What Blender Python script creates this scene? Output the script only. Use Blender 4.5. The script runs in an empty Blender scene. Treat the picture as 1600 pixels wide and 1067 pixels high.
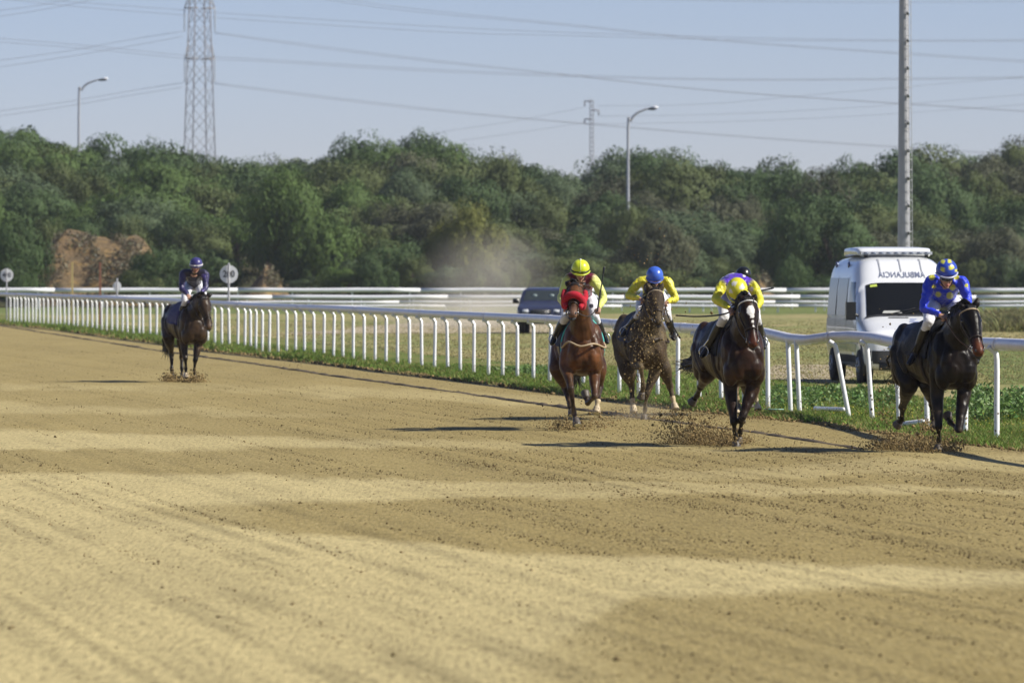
import bpy, math, random
import numpy as np
from mathutils import Vector, Matrix, noise, kdtree

# ------------------------------------------------------------------ camera, world, sun
F, CX, HY, HC = 11000.0, 800.0, 426.5, 2.2      # focal length in photo pixels, image centre x, horizon y, camera height
sc = bpy.context.scene
cd = bpy.data.cameras.new('camera'); cam = bpy.data.objects.new('camera', cd)
sc.collection.objects.link(cam); sc.camera = cam
cam.location = (0, 0, HC); cam.rotation_euler = (math.radians(90), 0, 0)
cd.sensor_width = 36; cd.lens = 36 * F / 1600; cd.shift_y = -(533.5 - HY) / 1600
cd.clip_start = 1; cd.clip_end = 9000
cd.dof.use_dof = True; cd.dof.focus_distance = 94; cd.dof.aperture_fstop = 5.6

SUN_EL, SUN_AZ = 39.0, 103.0       # azimuth clockwise from +Y (view direction); 90 = right of picture
world = bpy.data.worlds.new('World'); sc.world = world; world.use_nodes = True
nt = world.node_tree; bg = nt.nodes['Background']
sky = nt.nodes.new('ShaderNodeTexSky'); sky.sky_type = 'NISHITA'; sky.sun_disc = False
sky.sun_elevation = math.radians(SUN_EL); sky.sun_rotation = math.radians(SUN_AZ)
sky.air_density = 0.7; sky.dust_density = 0.18; sky.ozone_density = 6.0; sky.altitude = 10
tint = nt.nodes.new('ShaderNodeMix'); tint.data_type = 'RGBA'; tint.blend_type = 'MULTIPLY'; tint.inputs[0].default_value = 1; tint.inputs[7].default_value = (1.21, 1.01, 1.07, 1)
nt.links.new(sky.outputs[0], tint.inputs[6]); nt.links.new(tint.outputs[2], bg.inputs[0]); bg.inputs[1].default_value = 0.079
sl = bpy.data.lights.new('sun', 'SUN'); sl.energy = 5.0; sl.angle = math.radians(0.55); sl.color = (1.0, 0.95, 0.84)
sun = bpy.data.objects.new('sun', sl); sc.collection.objects.link(sun)
ez, az = math.radians(SUN_EL), math.radians(SUN_AZ)
sdir = Vector((math.sin(az) * math.cos(ez), math.cos(az) * math.cos(ez), math.sin(ez)))
sun.rotation_euler = sdir.to_track_quat('Z', 'Y').to_euler()
sc.view_settings.view_transform = 'Standard'; sc.view_settings.look = 'None'
sc.view_settings.exposure = 0.36; sc.view_settings.gamma = 1; sc.view_settings.use_curve_mapping = False
sc.cycles.max_bounces = 6; sc.cycles.diffuse_bounces = 3; sc.cycles.volume_bounces = 1
sc.cycles.transparent_max_bounces = 12

# ------------------------------------------------------------------ helpers
col = sc.collection
rnd = random.Random(7); rs = np.random.RandomState(11)
V3 = Vector
def W(px, py, Z): return V3(((px - CX) / F * Z, Z, HC + (HY - py) / F * Z))
def G(px, py):
    Z = HC * F / (py - HY); return V3(((px - CX) / F * Z, Z, 0))

def tag(o, label=None, cat=None, group=None, kind=None):
    if label: o['label'] = label
    if cat: o['category'] = cat
    if group: o['group'] = group
    if kind: o['kind'] = kind
    return o
def empty(name, loc=(0, 0, 0)):
    o = bpy.data.objects.new(name, None); o.location = loc; o.empty_display_size = .2; col.objects.link(o); return o
def link_mesh(name, me, mat, parent=None, loc=None, smooth=True):
    o = bpy.data.objects.new(name, me); col.objects.link(o)
    if mat is not None:
        if len(me.materials) == 0: me.materials.append(mat)
    if parent is not None: o.parent = parent
    if loc is not None: o.location = loc
    return o
def copy_tree(o, parent=None):
    c = o.copy(); col.objects.link(c)
    if parent is not None: c.parent = parent
    for ch in list(o.children): copy_tree(ch, c)
    return c

class B:
    """collects closed shapes; .col per vertex"""
    def __init__(s): s.v = []; s.f = []; s.c = []
    def add(s, vs, fs, c=(1, 1, 1)):
        o = len(s.v); s.v += [tuple(p) for p in vs]; s.f += [tuple(i + o for i in f) for f in fs]
        if len(vs) and isinstance(c, list): s.c += c
        else: s.c += [tuple(c)] * len(vs)
    def box(s, c, d, rot=None, col=(1, 1, 1), taper=1.0):
        c = V3(c); hx, hy, hz = d[0] / 2, d[1] / 2, d[2] / 2; vs = []
        for z in (-1, 1):
            k = taper if z > 0 else 1
            for x, y in ((-1, -1), (1, -1), (1, 1), (-1, 1)):
                p = V3((x * hx * k, y * hy * k, z * hz))
                if rot is not None: p = rot @ p
                vs.append(c + p)
        s.add(vs, [(3, 2, 1, 0), (4, 5, 6, 7), (0, 1, 5, 4), (1, 2, 6, 5), (2, 3, 7, 6), (3, 0, 4, 7)], col)
    def loft(s, rings, n=12, sub=1, cap=True, pw=1.0):
        """rings: (center, U, V, a, b, color)"""
        R = []
        if sub > 1:
            m = len(rings)
            for i in range(m - 1):
                p0, p1, p2, p3 = rings[max(i - 1, 0)], rings[i], rings[i + 1], rings[min(i + 2, m - 1)]
                for k in range(sub):
                    t = k / sub
                    def cr(a, b, c, d):
                        return 0.5 * ((2 * b) + (c - a) * t + (2 * a - 5 * b + 4 * c - d) * t * t + (3 * b - a - 3 * c + d) * t ** 3)
                    c = cr(p0[0], p1[0], p2[0], p3[0])
                    U = (p1[1].lerp(p2[1], t)).normalized(); Vv = (p1[2].lerp(p2[2], t)).normalized()
                    a = max(.002, cr(p0[3], p1[3], p2[3], p3[3])); b = max(.002, cr(p0[4], p1[4], p2[4], p3[4]))
                    cc = tuple(p1[5][j] * (1 - t) + p2[5][j] * t for j in range(3))
                    R.append((c, U, Vv, a, b, cc))
            R.append(rings[-1])
        else: R = rings
        vs = []; cs = []
        for (c, U, Vv, a, b, cc) in R:
            for k in range(n):
                th = 2 * math.pi * k / n; x, y = math.cos(th), math.sin(th)
                if pw != 1.0: x = math.copysign(abs(x) ** pw, x); y = math.copysign(abs(y) ** pw, y)
                vs.append(c + U * (a * x) + Vv * (b * y)); cs.append(tuple(cc))
        fs = []
        for i in range(len(R) - 1):
            for k in range(n):
                k2 = (k + 1) % n
                fs.append((i * n + k, i * n + k2, (i + 1) * n + k2, (i + 1) * n + k))
        if cap:
            fs.append(tuple(range(n - 1, -1, -1))); o = (len(R) - 1) * n; fs.append(tuple(range(o, o + n)))
        s.add(vs, fs, cs)
    def chain(s, pts, rad, n=10, sub=3, color=(1, 1, 1), flat=1.0, ends=True):
        """round limb through points; color single or list"""
        pts = [V3(p) for p in pts]; m = len(pts)
        if not isinstance(rad, (list, tuple)): rad = [rad] * m
        cl = color if isinstance(color, list) else [color] * m
        pts2, r2, c2 = list(pts), list(rad), list(cl)
        if ends:
            d0 = (pts[0] - pts[1]).normalized(); d1 = (pts[-1] - pts[-2]).normalized()
            pts2 = [pts[0] + d0 * rad[0] * .85, pts[0] + d0 * rad[0] * .5] + pts + [pts[-1] + d1 * rad[-1] * .5, pts[-1] + d1 * rad[-1] * .85]
            r2 = [rad[0] * .4, rad[0] * .85] + list(rad) + [rad[-1] * .85, rad[-1] * .4]
            c2 = [cl[0]] * 2 + list(cl) + [cl[-1]] * 2
        rings = []; U = None
        for i in range(len(pts2)):
            t = (pts2[min(i + 1, len(pts2) - 1)] - pts2[max(i - 1, 0)]).normalized()
            if U is None:
                ref = V3((1, 0, 0)) if abs(t.x) < .8 else V3((0, 1, 0))
                U = (ref - t * ref.dot(t)).normalized()
            else: U = (U - t * U.dot(t)).normalized()
            rings.append((pts2[i], U, t.cross(U), r2[i], r2[i] * flat, c2[i]))
        s.loft(rings, n, sub)
    def ell(s, c, rx, ry=None, rz=None, color=(1, 1, 1), M=None, n=12, lo=-1.0):
        c = V3(c); ry = ry or rx; rz = rz or rx
        X, Y, Z = (V3((1, 0, 0)), V3((0, 1, 0)), V3((0, 0, 1))) if M is None else M
        rings = []; k = 7
        for i in range(k + 1):
            u = lo + (1 - lo) * i / k if lo > -1 else -math.cos(math.pi * i / k)
            u = max(-.985, min(.985, u)); q = math.sqrt(1 - u * u)
            rings.append((c + Z * (rz * u), X, Y, rx * q, ry * q, color))
        s.loft(rings, n, 1)
    def tube(s, pts, r, n=6, sub=1, color=(1, 1, 1)): s.chain(pts, r, n, sub, color, ends=False)
    def mesh(s, name, smooth=True, colors=False):
        me = bpy.data.meshes.new(name); me.from_pydata(s.v, [], s.f); me.update()
        if smooth: me.polygons.foreach_set('use_smooth', [True] * len(me.polygons))
        if colors:
            a = me.color_attributes.new('Col', 'FLOAT_COLOR', 'POINT')
            a.data.foreach_set('color', np.c_[np.array(s.c), np.ones(len(s.c))].astype(np.float32).ravel())
        return me
    def build(s, name, mat, parent=None, smooth=True, loc=None, colors=False):
        return link_mesh(name, s.mesh(name, smooth, colors), mat, parent, loc)
    def organic(s, name, mat, parent, voxel=.015, it=3, colorfn=None, fac=.6, wr=0, wf=14):
        """fuse everything into one continuous skin"""
        me = s.mesh(name); tmp = bpy.data.objects.new(name + '_tmp', me); col.objects.link(tmp)
        m = tmp.modifiers.new('r', 'REMESH'); m.mode = 'VOXEL'; m.voxel_size = voxel; m.use_smooth_shade = True
        m2 = tmp.modifiers.new('s', 'SMOOTH'); m2.iterations = it; m2.factor = fac
        dg = bpy.context.evaluated_depsgraph_get(); dg.update()
        me2 = bpy.data.meshes.new_from_object(tmp.evaluated_get(dg)); bpy.data.objects.remove(tmp); bpy.data.meshes.remove(me)
        me2.name = name
        if wr:
            nn_ = [v.normal.copy() for v in me2.vertices]
            for v, n0 in zip(me2.vertices, nn_):
                q = v.co * wf; q = V3((q.x + q.z * .6, q.y * .6, q.z * .55 - q.x * .3)); a_ = 1 - abs(noise.noise(q)) * 2.2; b_ = noise.noise(v.co * wf * .45)
                v.co += n0 * (wr * (a_ * .7 - .35 + b_ * .6))
            me2.update()
        kd = kdtree.KDTree(len(s.v))
        for i, p in enumerate(s.v): kd.insert(p, i)
        kd.balance()
        cols = np.ones((len(me2.vertices), 4), np.float32)
        for i, v in enumerate(me2.vertices):
            w = 0; c = [0, 0, 0]
            for (co, j, d) in kd.find_n(v.co, 3):
                q = 1 / (d + .004) ** 2; w += q
                for k in range(3): c[k] += s.c[j][k] * q
            c = [x / w for x in c]
            if colorfn: c = colorfn(v.co, v.normal, c)
            cols[i, :3] = c
        a = me2.color_attributes.new('Col', 'FLOAT_COLOR', 'POINT'); a.data.foreach_set('color', cols.ravel())
        me2.polygons.foreach_set('use_smooth', [True] * len(me2.polygons))
        me2.materials.clear()
        return link_mesh(name, me2, mat, parent)

def np_mesh(name, Vt, Fc, mat, cols=None, parent=None, smooth=False):
    me = bpy.data.meshes.new(name); nv, nf, k = len(Vt), len(Fc), Fc.shape[1]
    me.vertices.add(nv); me.vertices.foreach_set('co', Vt.astype(np.float32).ravel())
    me.loops.add(nf * k); me.loops.foreach_set('vertex_index', Fc.astype(np.int32).ravel())
    me.polygons.add(nf); me.polygons.foreach_set('loop_start', np.arange(0, nf * k, k, dtype=np.int32))
    me.polygons.foreach_set('loop_total', np.full(nf, k, np.int32))
    me.update(calc_edges=True); me.validate()
    if smooth: me.polygons.foreach_set('use_smooth', np.ones(nf, bool))
    if cols is not None:
        a = me.color_attributes.new('Col', 'FLOAT_COLOR', 'POINT')
        a.data.foreach_set('color', np.c_[cols, np.ones(nv)].astype(np.float32).ravel())
    return link_mesh(name, me, mat, parent)

# ------------------------------------------------------------------ materials
def mat(name, color=(.5, .5, .5), rough=.6, metal=0, spec=.5, noise_amt=0, noise_scale=5, attr=False, bump=0, bump_scale=30,
        color2=None, stretch=None, sheen=0, coat=0, detail=5, island=0, transl=0):
    m = bpy.data.materials.new(name); m.use_nodes = True; n = m.node_tree; L = n.links
    p = n.nodes['Principled BSDF']; p.inputs['Roughness'].default_value = rough; p.inputs['Metallic'].default_value = metal
    p.inputs['Specular IOR Level'].default_value = spec; p.inputs['Sheen Weight'].default_value = sheen; p.inputs['Coat Weight'].default_value = coat
    tc = n.nodes.new('ShaderNodeTexCoord'); vec = tc.outputs['Object']
    if stretch:
        mp = n.nodes.new('ShaderNodeMapping'); mp.inputs['Scale'].default_value = stretch; L.new(vec, mp.inputs[0]); vec = mp.outputs[0]
    if attr:
        at = n.nodes.new('ShaderNodeVertexColor'); at.layer_name = 'Col'; src = at.outputs[0]
    else:
        rgb = n.nodes.new('ShaderNodeRGB'); rgb.outputs[0].default_value = (*color, 1); src = rgb.outputs[0]
    if noise_amt or color2:
        nz = n.nodes.new('ShaderNodeTexNoise'); nz.inputs['Scale'].default_value = noise_scale; nz.inputs['Detail'].default_value = detail
        nz.inputs['Roughness'].default_value = .65; L.new(vec, nz.inputs['Vector'])
        if color2:
            r = n.nodes.new('ShaderNodeMapRange'); r.inputs[1].default_value = .38; r.inputs[2].default_value = .62; L.new(nz.outputs[0], r.inputs[0])
            mx = n.nodes.new('ShaderNodeMix'); mx.data_type = 'RGBA'; L.new(r.outputs[0], mx.inputs[0]); L.new(src, mx.inputs[6]); mx.inputs[7].default_value = (*color2, 1); src = mx.outputs[2]
        else:
            r = n.nodes.new('ShaderNodeMapRange'); r.inputs[1].default_value = .3; r.inputs[2].default_value = .7
            r.inputs[3].default_value = 1 - noise_amt; r.inputs[4].default_value = 1 + noise_amt; L.new(nz.outputs[0], r.inputs[0])
            mx = n.nodes.new('ShaderNodeMix'); mx.data_type = 'RGBA'; mx.blend_type = 'MULTIPLY'; mx.inputs[0].default_value = 1
            L.new(src, mx.inputs[6]); L.new(r.outputs[0], mx.inputs[7]); src = mx.outputs[2]
    if island:
        ge = n.nodes.new('ShaderNodeNewGeometry'); r = n.nodes.new('ShaderNodeMapRange'); L.new(ge.outputs['Random Per Island'], r.inputs[0])
        r.inputs[3].default_value = 1 - island; r.inputs[4].default_value = 1 + island
        mx = n.nodes.new('ShaderNodeMix'); mx.data_type = 'RGBA'; mx.blend_type = 'MULTIPLY'; mx.inputs[0].default_value = 1
        L.new(src, mx.inputs[6]); L.new(r.outputs[0], mx.inputs[7]); src = mx.outputs[2]
    L.new(src, p.inputs['Base Color'])
    if bump:
        nb = n.nodes.new('ShaderNodeTexNoise'); nb.inputs['Scale'].default_value = bump_scale; nb.inputs['Detail'].default_value = 4; L.new(vec, nb.inputs['Vector'])
        bp = n.nodes.new('ShaderNodeBump'); bp.inputs['Strength'].default_value = 1; bp.inputs['Distance'].default_value = bump
        L.new(nb.outputs[0], bp.inputs['Height']); L.new(bp.outputs[0], p.inputs['Normal'])
    if transl:
        tr = n.nodes.new('ShaderNodeBsdfTranslucent'); L.new(src, tr.inputs[0]); ms = n.nodes.new('ShaderNodeMixShader'); ms.inputs[0].default_value = transl
        L.new(p.outputs[0], ms.inputs[1]); L.new(tr.outputs[0], ms.inputs[2]); L.new(ms.outputs[0], n.nodes['Material Output'].inputs[0])
    return m
M = {}
M['coat'] = mat('horse_coat', attr=True, rough=.36, spec=.15, noise_amt=.3, noise_scale=9, bump=.012, bump_scale=9)
M['muddy'] = mat('muddy_coat', attr=True, rough=.7, spec=.2, noise_amt=.3, noise_scale=50, bump=.006, bump_scale=60)
M['hair'] = mat('black_hair', (.012, .010, .009), rough=.5, island=.5)
M['hoofd'] = mat('dark_hoof', (.09, .075, .06), rough=.55, noise_amt=.3, noise_scale=20)
M['hoofp'] = mat('pale_hoof', (.50, .40, .26), rough=.6, noise_amt=.25, noise_scale=20)
M['leather'] = mat('dark_leather', (.03, .018, .012), rough=.45)
M['tan'] = mat('tan_strap', (.42, .32, .2), rough=.6)
M['whiteband'] = mat('white_band', (.75, .73, .68), rough=.6)
M['fleece'] = mat('red_fleece', (.42, .006, .022), rough=.95, sheen=.05, bump=.01, bump_scale=60, noise_amt=.2, noise_scale=40)
M['silk'] = mat('racing_silk', attr=True, rough=.38, spec=.5, noise_amt=.12, noise_scale=14, bump=.035, bump_scale=12, sheen=.1)
M['breech'] = mat('white_breeches', attr=True, rough=.6, noise_amt=.1, noise_scale=20, bump=.006, bump_scale=18)
M['skin'] = mat('skin', attr=True, rough=.5, noise_amt=.08, noise_scale=30)
M['boot'] = mat('black_boot', (.012, .011, .012), rough=.28, noise_amt=.3, noise_scale=20)
M['cap'] = mat('helmet_silk', attr=True, rough=.3, spec=.5, noise_amt=.08, noise_scale=18, bump=.003, bump_scale=20)
M['black'] = mat('black_plastic', (.012, .012, .013), rough=.3)
M['lens'] = mat('goggle_lens', (.01, .01, .012), rough=.08, coat=1)
M['cloth_navy'] = mat('navy_saddlecloth', (.012, .014, .035), rough=.75, noise_amt=.3, noise_scale=20, bump=.01, bump_scale=12)
M['cloth_blk'] = mat('black_saddlecloth', (.012, .012, .013), rough=.7, noise_amt=.3, noise_scale=20, bump=.01, bump_scale=12)
M['cloth_prp'] = mat('purple_saddlecloth', (.035, .028, .10), rough=.7, noise_amt=.3, noise_scale=20)
M['teal'] = mat('teal_trim', (.08, .5, .45), rough=.6)
M['metal'] = mat('bright_metal', (.6, .6, .6), rough=.25, metal=1)
M['eye'] = mat('horse_eye', (.008, .005, .004), rough=.05, coat=1)
# ------------------------------------------------------------------ rail line (plan and height), read along the fence
RX = [-120, -60, 12, 120, 252, 408, 519, 697, 856, 965, 1056, 1124, 1197, 1235, 1362, 1449, 1557, 1750, 1950]
RZ = [372, 345, 310, 275, 232, 195, 178, 155, 139.5, 129.5, 122, 117.3, 113, 111, 106, 100.5, 92.2, 82, 74]
TX = [-120, -60, 30, 140, 251, 400, 550, 675, 800, 853, 965, 1060, 1150, 1196, 1236, 1262, 1299, 1330, 1364, 1403, 1440, 1480, 1537, 1600, 1750, 1950]
TY = [454.5, 455.5, 457.6, 461, 465, 473, 478, 484.5, 489.5, 491.5, 499, 504, 508.5, 512, 521, 523, 518, 516.5, 519, 527, 531, 529.5, 526.5, 529, 539, 552]
def railZ(px): return float(np.interp(px, RX, RZ))
def railTop(px): return float(np.interp(px, TX, TY))
_rz = np.array(RZ[::-1]); _rX = np.array([(x - CX) / F * z for x, z in zip(RX, RZ)][::-1])
def railX(Z):
    Z = np.asarray(Z, float)
    r = np.interp(Z, _rz, _rX)
    r = np.where(Z < _rz[0], _rX[0] + (_rz[0] - Z) * .12, r); r = np.where(Z > _rz[-1], _rX[-1] - (Z - _rz[-1]) * .17, r)
    return r
# smoothed version for the turf edges
_zz = np.arange(-60, 900, 2.0); _xx = railX(_zz); _k = np.ones(9) / 9; _xs = np.convolve(np.pad(_xx, 4, 'edge'), _k, 'valid')
def edgeX(Z): return np.interp(Z, _zz, _xs)
def eoff(Z): return np.interp(Z, [78, 86, 98, 108, 130, 200, 300], [.25, .45, 1.1, 1.4, 1.25, 1.05, .95])
def wob(Z, seed=0.0, a=1.0):
    return a * (np.sin(Z * .37 + seed) * .5 + np.sin(Z * .91 + seed * 2.1) * .3 + np.sin(Z * 2.3 + seed * 3.7) * .2)

def vnoise(x, y, seed=0):
    """cheap value noise, arrays"""
    def h(i, j): return np.modf(np.abs(np.sin(i * 127.1 + j * 311.7 + seed * 74.7) * 43758.5453))[0]
    i, j = np.floor(x), np.floor(y); u, v = x - i, y - j; u = u * u * (3 - 2 * u); v = v * v * (3 - 2 * v)
    return (h(i, j) * (1 - u) + h(i + 1, j) * u) * (1 - v) + (h(i, j + 1) * (1 - u) + h(i + 1, j + 1) * u) * v
def fbm(x, y, seed=0, o=4):
    s = 0; a = .5; t = 0
    for k in range(o): s = s + a * vnoise(x * 2 ** k, y * 2 ** k, seed + k); t += a; a *= .5
    return s / t

# ------------------------------------------------------------------ ground materials
def ground_mat(name, c1, c2, c3=None, s1=(.5, .05, 1), s2=(9, 1.0, 1), bump=.01, attr=False, rough=.95):
    m = bpy.data.materials.new(name); m.use_nodes = True; n = m.node_tree; L = n.links; p = n.nodes['Principled BSDF']
    p.inputs['Roughness'].default_value = rough; p.inputs['Specular IOR Level'].default_value = .1
    tc = n.nodes.new('ShaderNodeTexCoord')
    def nz(scale, det, rg=.6):
        mp = n.nodes.new('ShaderNodeMapping'); mp.inputs['Scale'].default_value = scale; L.new(tc.outputs['Object'], mp.inputs[0])
        t = n.nodes.new('ShaderNodeTexNoise'); t.inputs['Scale'].default_value = 1; t.inputs['Detail'].default_value = det; t.inputs['Roughness'].default_value = rg
        L.new(mp.outputs[0], t.inputs['Vector']); return t.outputs[0]
    def mr(x, a, b, c, d):
        r = n.nodes.new('ShaderNodeMapRange'); r.inputs[1].default_value = a; r.inputs[2].default_value = b; r.inputs[3].default_value = c; r.inputs[4].default_value = d
        L.new(x, r.inputs[0]); return r.outputs[0]
    def mix(f, a, b, mode='MIX'):
        x = n.nodes.new('ShaderNodeMix'); x.data_type = 'RGBA'; x.blend_type = mode
        if isinstance(f, (int, float)): x.inputs[0].default_value = f
        else: L.new(f, x.inputs[0])
        for k, q in ((6, a), (7, b)):
            if isinstance(q, tuple): x.inputs[k].default_value = (*q, 1)
            else: L.new(q, x.inputs[k])
        return x.outputs[2]
    if attr:
        at = n.nodes.new('ShaderNodeVertexColor'); at.layer_name = 'Col'; base = at.outputs[0]
    else: base = mix(mr(nz(s1, 4), .4, .6, 0, 1), c1, c2)
    if c3: base = mix(mr(nz((s1[0] * 3, s1[1] * 4, 1), 5), .52, .66, 0, 1), base, c3)
    g = nz(s2, 6, .75)
    base = mix(1.0, base, mr(g, .3, .7, .68, 1.32), 'MULTIPLY')
    if attr:
        for sc_, lo, hi, am in (((34, 1.4, 1), .53, .66, .42), ((30, 5.5, 1), .55, .68, .40), ((14, .6, 1), .55, .75, .14)):
            base = mix(mr(nz(sc_, 3, .6), lo, hi, 0, am), base, (.10, .070, .030))
        base = mix(mr(nz((40, 2.2, 1), 2, .6), .52, .7, 0, .35), base, (.55, .45, .22))
    L.new(base, p.inputs['Base Color'])
    bp = n.nodes.new('ShaderNodeBump'); bp.inputs['Strength'].default_value = 1; bp.inputs['Distance'].default_value = bump
    L.new(g, bp.inputs['Height']); L.new(bp.outputs[0], p.inputs['Normal'])
    return m
M['infield'] = ground_mat('infield_turf', (.30, .26, .115), (.205, .22, .075), (.37, .30, .15), s1=(.10, .030, 1), s2=(3.0, .25, 1), bump=.02)
M['verge'] = ground_mat('verge_soil', (.12, .16, .035), (.19, .18, .06), s1=(1.2, .25, 1), s2=(9, 1.5, 1), bump=.02)
M['sand'] = ground_mat('track_sand', (0, 0, 0), (0, 0, 0), s2=(22, 2.6, 1), bump=.012, attr=True)
M['farsand'] = ground_mat('dry_dust', (.36, .30, .20), (.42, .35, .24), s1=(.3, .05, 1), s2=(4, .4, 1), bump=.02)

def sheet(name, rows, mat_, kind='structure', cols=None, z=0.0):
    """rows: list of arrays of (X,Z)"""
    A = np.array([[(x, zz, z) for x, zz in r] for r in rows]); r, c, _ = A.shape
    idx = np.arange(r * c).reshape(r, c)
    Fc = np.stack([idx[:-1, :-1], idx[:-1, 1:], idx[1:, 1:], idx[1:, :-1]], -1).reshape(-1, 4)
    o = np_mesh(name, A.reshape(-1, 3), Fc, mat_, cols, smooth=True); tag(o, kind=kind); return o

# base ground, flat to the horizon
sheet('ground', [[(x, z) for x in np.linspace(-1500, 1500, 7)] for z in (-200, 100, 250, 400, 1000, 2500, 5000)], M['infield'])

# race track sand: one sheet, dampness stored as colour on the soil
zs = np.concatenate([np.linspace(-80, 24, 8), HC * F / (np.linspace(1400, 495, 560) - HY)])
zs = np.unique(np.concatenate([zs, np.array([370, 400, 430])]))
us = np.linspace(0, 1, 420)
Zg, Ug = np.meshgrid(zs, us, indexing='ij')
right = edgeX(Zg) - eoff(Zg) + wob(Zg, 1.3, .13) * np.clip((Zg - 40) / 60, .3, 1)
left = right - np.clip(9 + Zg * .30, 12, 60) - 8
Xg = left + (right - left) * Ug
def bands(X, Z):
    """damp (1) and dry (0) patches of the sand, in ground coordinates"""
    py = HY + HC * F / np.maximum(Z, 12); px = CX + F * X / np.maximum(Z, 12)
    n = fbm(X * .35, Z * .05, 3) - .5; n2 = fbm(X * 1.6, Z * .22, 9) - .5
    d = np.zeros_like(X)
    yy = py + n * 16 + n2 * 16
    def sm(a, b, v): t = np.clip((v - a) / (b - a), 0, 1); return t * t * (3 - 2 * t)
    def ip(xs, ys): return np.interp(px, xs, ys)
    # damp ground up to the long curved edge, paler streaks in it
    L = ip([-400, 0, 400, 800, 1200, 1600], [728, 735, 748, 757, 762, 770])
    q = 1 - sm(-5, 5, yy - L)
    def streak(xs, ys, hw, amp):
        y0, h_, a_ = ip(xs, ys), ip(xs, hw), ip(xs, amp)
        return a_ * (1 - sm(-4, 4, np.abs(yy - y0) - h_))
    pale = streak([-400, 0, 300, 900], [602, 606, 609, 600], [4, 4, 4, 2], [.5, .5, .35, .0])
    pale = np.maximum(pale, streak([-400, 0, 400, 700], [642, 641, 645, 652], [6, 6, 5, 2], [.6, .6, .35, 0]))
    pale = np.maximum(pale, streak([-400, 0, 350, 800, 1300], [686, 689, 692, 697, 706], [15, 14, 11, 5, 4], [1, 1, .9, .5, .1]))
    pale = np.maximum(pale, streak([350, 520, 900, 1000], [606, 610, 628, 630], [2, 9, 7, 1], [0, .5, .4, 0]))
    pale = np.maximum(pale, streak([850, 1100, 1600], [742, 748, 720], [4, 8, 14], [0, .45, .4]))
    q = np.clip(q - pale, 0, 1) * ip([-200, 300, 900, 1700], [.80, .85, .95, .85])
    d = np.maximum(d, q)
    # damp wedge below the pale strip
    T1, B1 = ip([150, 400, 800, 1600], [803, 789, 776, 772]), ip([150, 400, 800, 1200, 1600], [806, 828, 860, 880, 896])
    w = sm(-6, 6, yy - T1) * (1 - sm(-7, 7, yy - B1)) * ip([180, 420, 900, 1600], [0, .9, 1.0, .95]); d = np.maximum(d, w)
    d = np.maximum(d, .55 * sm(-8, 8, yy - L) * (1 - sm(-8, 8, yy - T1)) * ip([500, 900, 1700], [0, .8, 1]))
    # damp patch at the lower right
    T2 = ip([700, 900, 1000, 1300, 1700], [1090, 985, 936, 924, 918]); B2 = ip([700, 1000, 1300, 1700], [1100, 1075, 1200, 1300])
    w = sm(-10, 10, yy - T2) * (1 - sm(-14, 14, yy - B2)) * ip([760, 1000, 1700], [0, .8, .9]); d = np.maximum(d, w)
    return np.clip(d + n2 * .22 * (d > .02), 0, 1.1), py, px
D, PY, PX = bands(Xg, Zg)
dry = np.array([.500, .412, .202]); damp = np.array([.282, .218, .084]); rut = np.array([.15, .105, .05])
u = Xg + .15 * Zg                                                        # across the harrow lines
h1 = fbm(u * 4.6, Zg * .006, 21, 3); h2 = fbm(u * 9, Zg * .006, 31, 2)
r1 = 1 - np.abs(2 * fbm(u * 2.3 + .12 * np.sin(Zg * .11), Zg * .004, 81, 2) - 1); r2 = 1 - np.abs(2 * fbm(u * 4.4, Zg * .006, 91, 2) - 1)
brk = np.clip((fbm(Xg * 1.6, Zg * .22, 95) - .32) * 4, .15, 1)
fade = np.clip((PY - 640) / 200, 0, 1)
lines = (np.clip((r1 - .88) * 9, 0, 1) * .34 * brk + np.clip((r2 - .90) * 10, 0, 1) * .20 * brk + (h2 - .5) * .22 + (fbm(Xg * 1.2, Zg * .12, 71) - .5) * .14) * (.3 + .7 * fade)
C = dry[None, None] * (1 - D[..., None]) + damp[None, None] * D[..., None]
C = C * (1 - lines[..., None]) * (1 + (fbm(Xg * .8, Zg * .12, 5)[..., None] - .5) * .22)
ed = np.clip(1 - (right - Xg) / .55, 0, 1) ** 1.5
C = C * (1 - ed[..., None] * .45) + rut * ed[..., None] * .45
furrow = np.clip(.02 * np.sin(u * 9.0) * np.clip((Zg - 20) / 20, 0, 1), -.02, .02) * .35
Hg = .012 + furrow * .5 + .006 * (h1 - .5)
nr, nc = Xg.shape; idx = np.arange(nr * nc).reshape(nr, nc)
Fc = np.stack([idx[:-1, :-1], idx[:-1, 1:], idx[1:, 1:], idx[1:, :-1]], -1).reshape(-1, 4)
trk = np_mesh('race_track', np.stack([Xg, Zg, Hg], -1).reshape(-1, 3), Fc, M['sand'], C.reshape(-1, 3), smooth=True); tag(trk, kind='structure')

# green verge along the rail and the dust road beyond it
vz = HC * F / (np.linspace(1500, 482, 300) - HY)
sheet('verge', [[(edgeX(z) - eoff(z) - .1 + wob(z, 1.3, .13) + (w) * (5.3 + wob(z, 4, .5)), z) for w in np.linspace(0, 1, 8)] for z in vz], M['verge'], z=.005)
def gsheet(name, poly_rows, m, z): return sheet(name, [[(G(px, py).x, G(px, py).y) for px in np.linspace(a, b, 12)] for py, a, b in poly_rows], m, z=z)
gsheet('dust_road', [(521, 430, 905), (517, 520, 1000), (511, 560, 1040), (505, 640, 1000), (499.5, 760, 950)], M['farsand'], .009)
gsheet('bare_ground', [(598, 1150, 1300), (590, 1195, 1340), (578, 1200, 1330), (570, 1210, 1300)], M['farsand'], .007)
M['fargreen'] = ground_mat('far_grass', (.17, .20, .06), (.13, .16, .05), s1=(.1, .05, 1), s2=(2, .3, 1))
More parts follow.
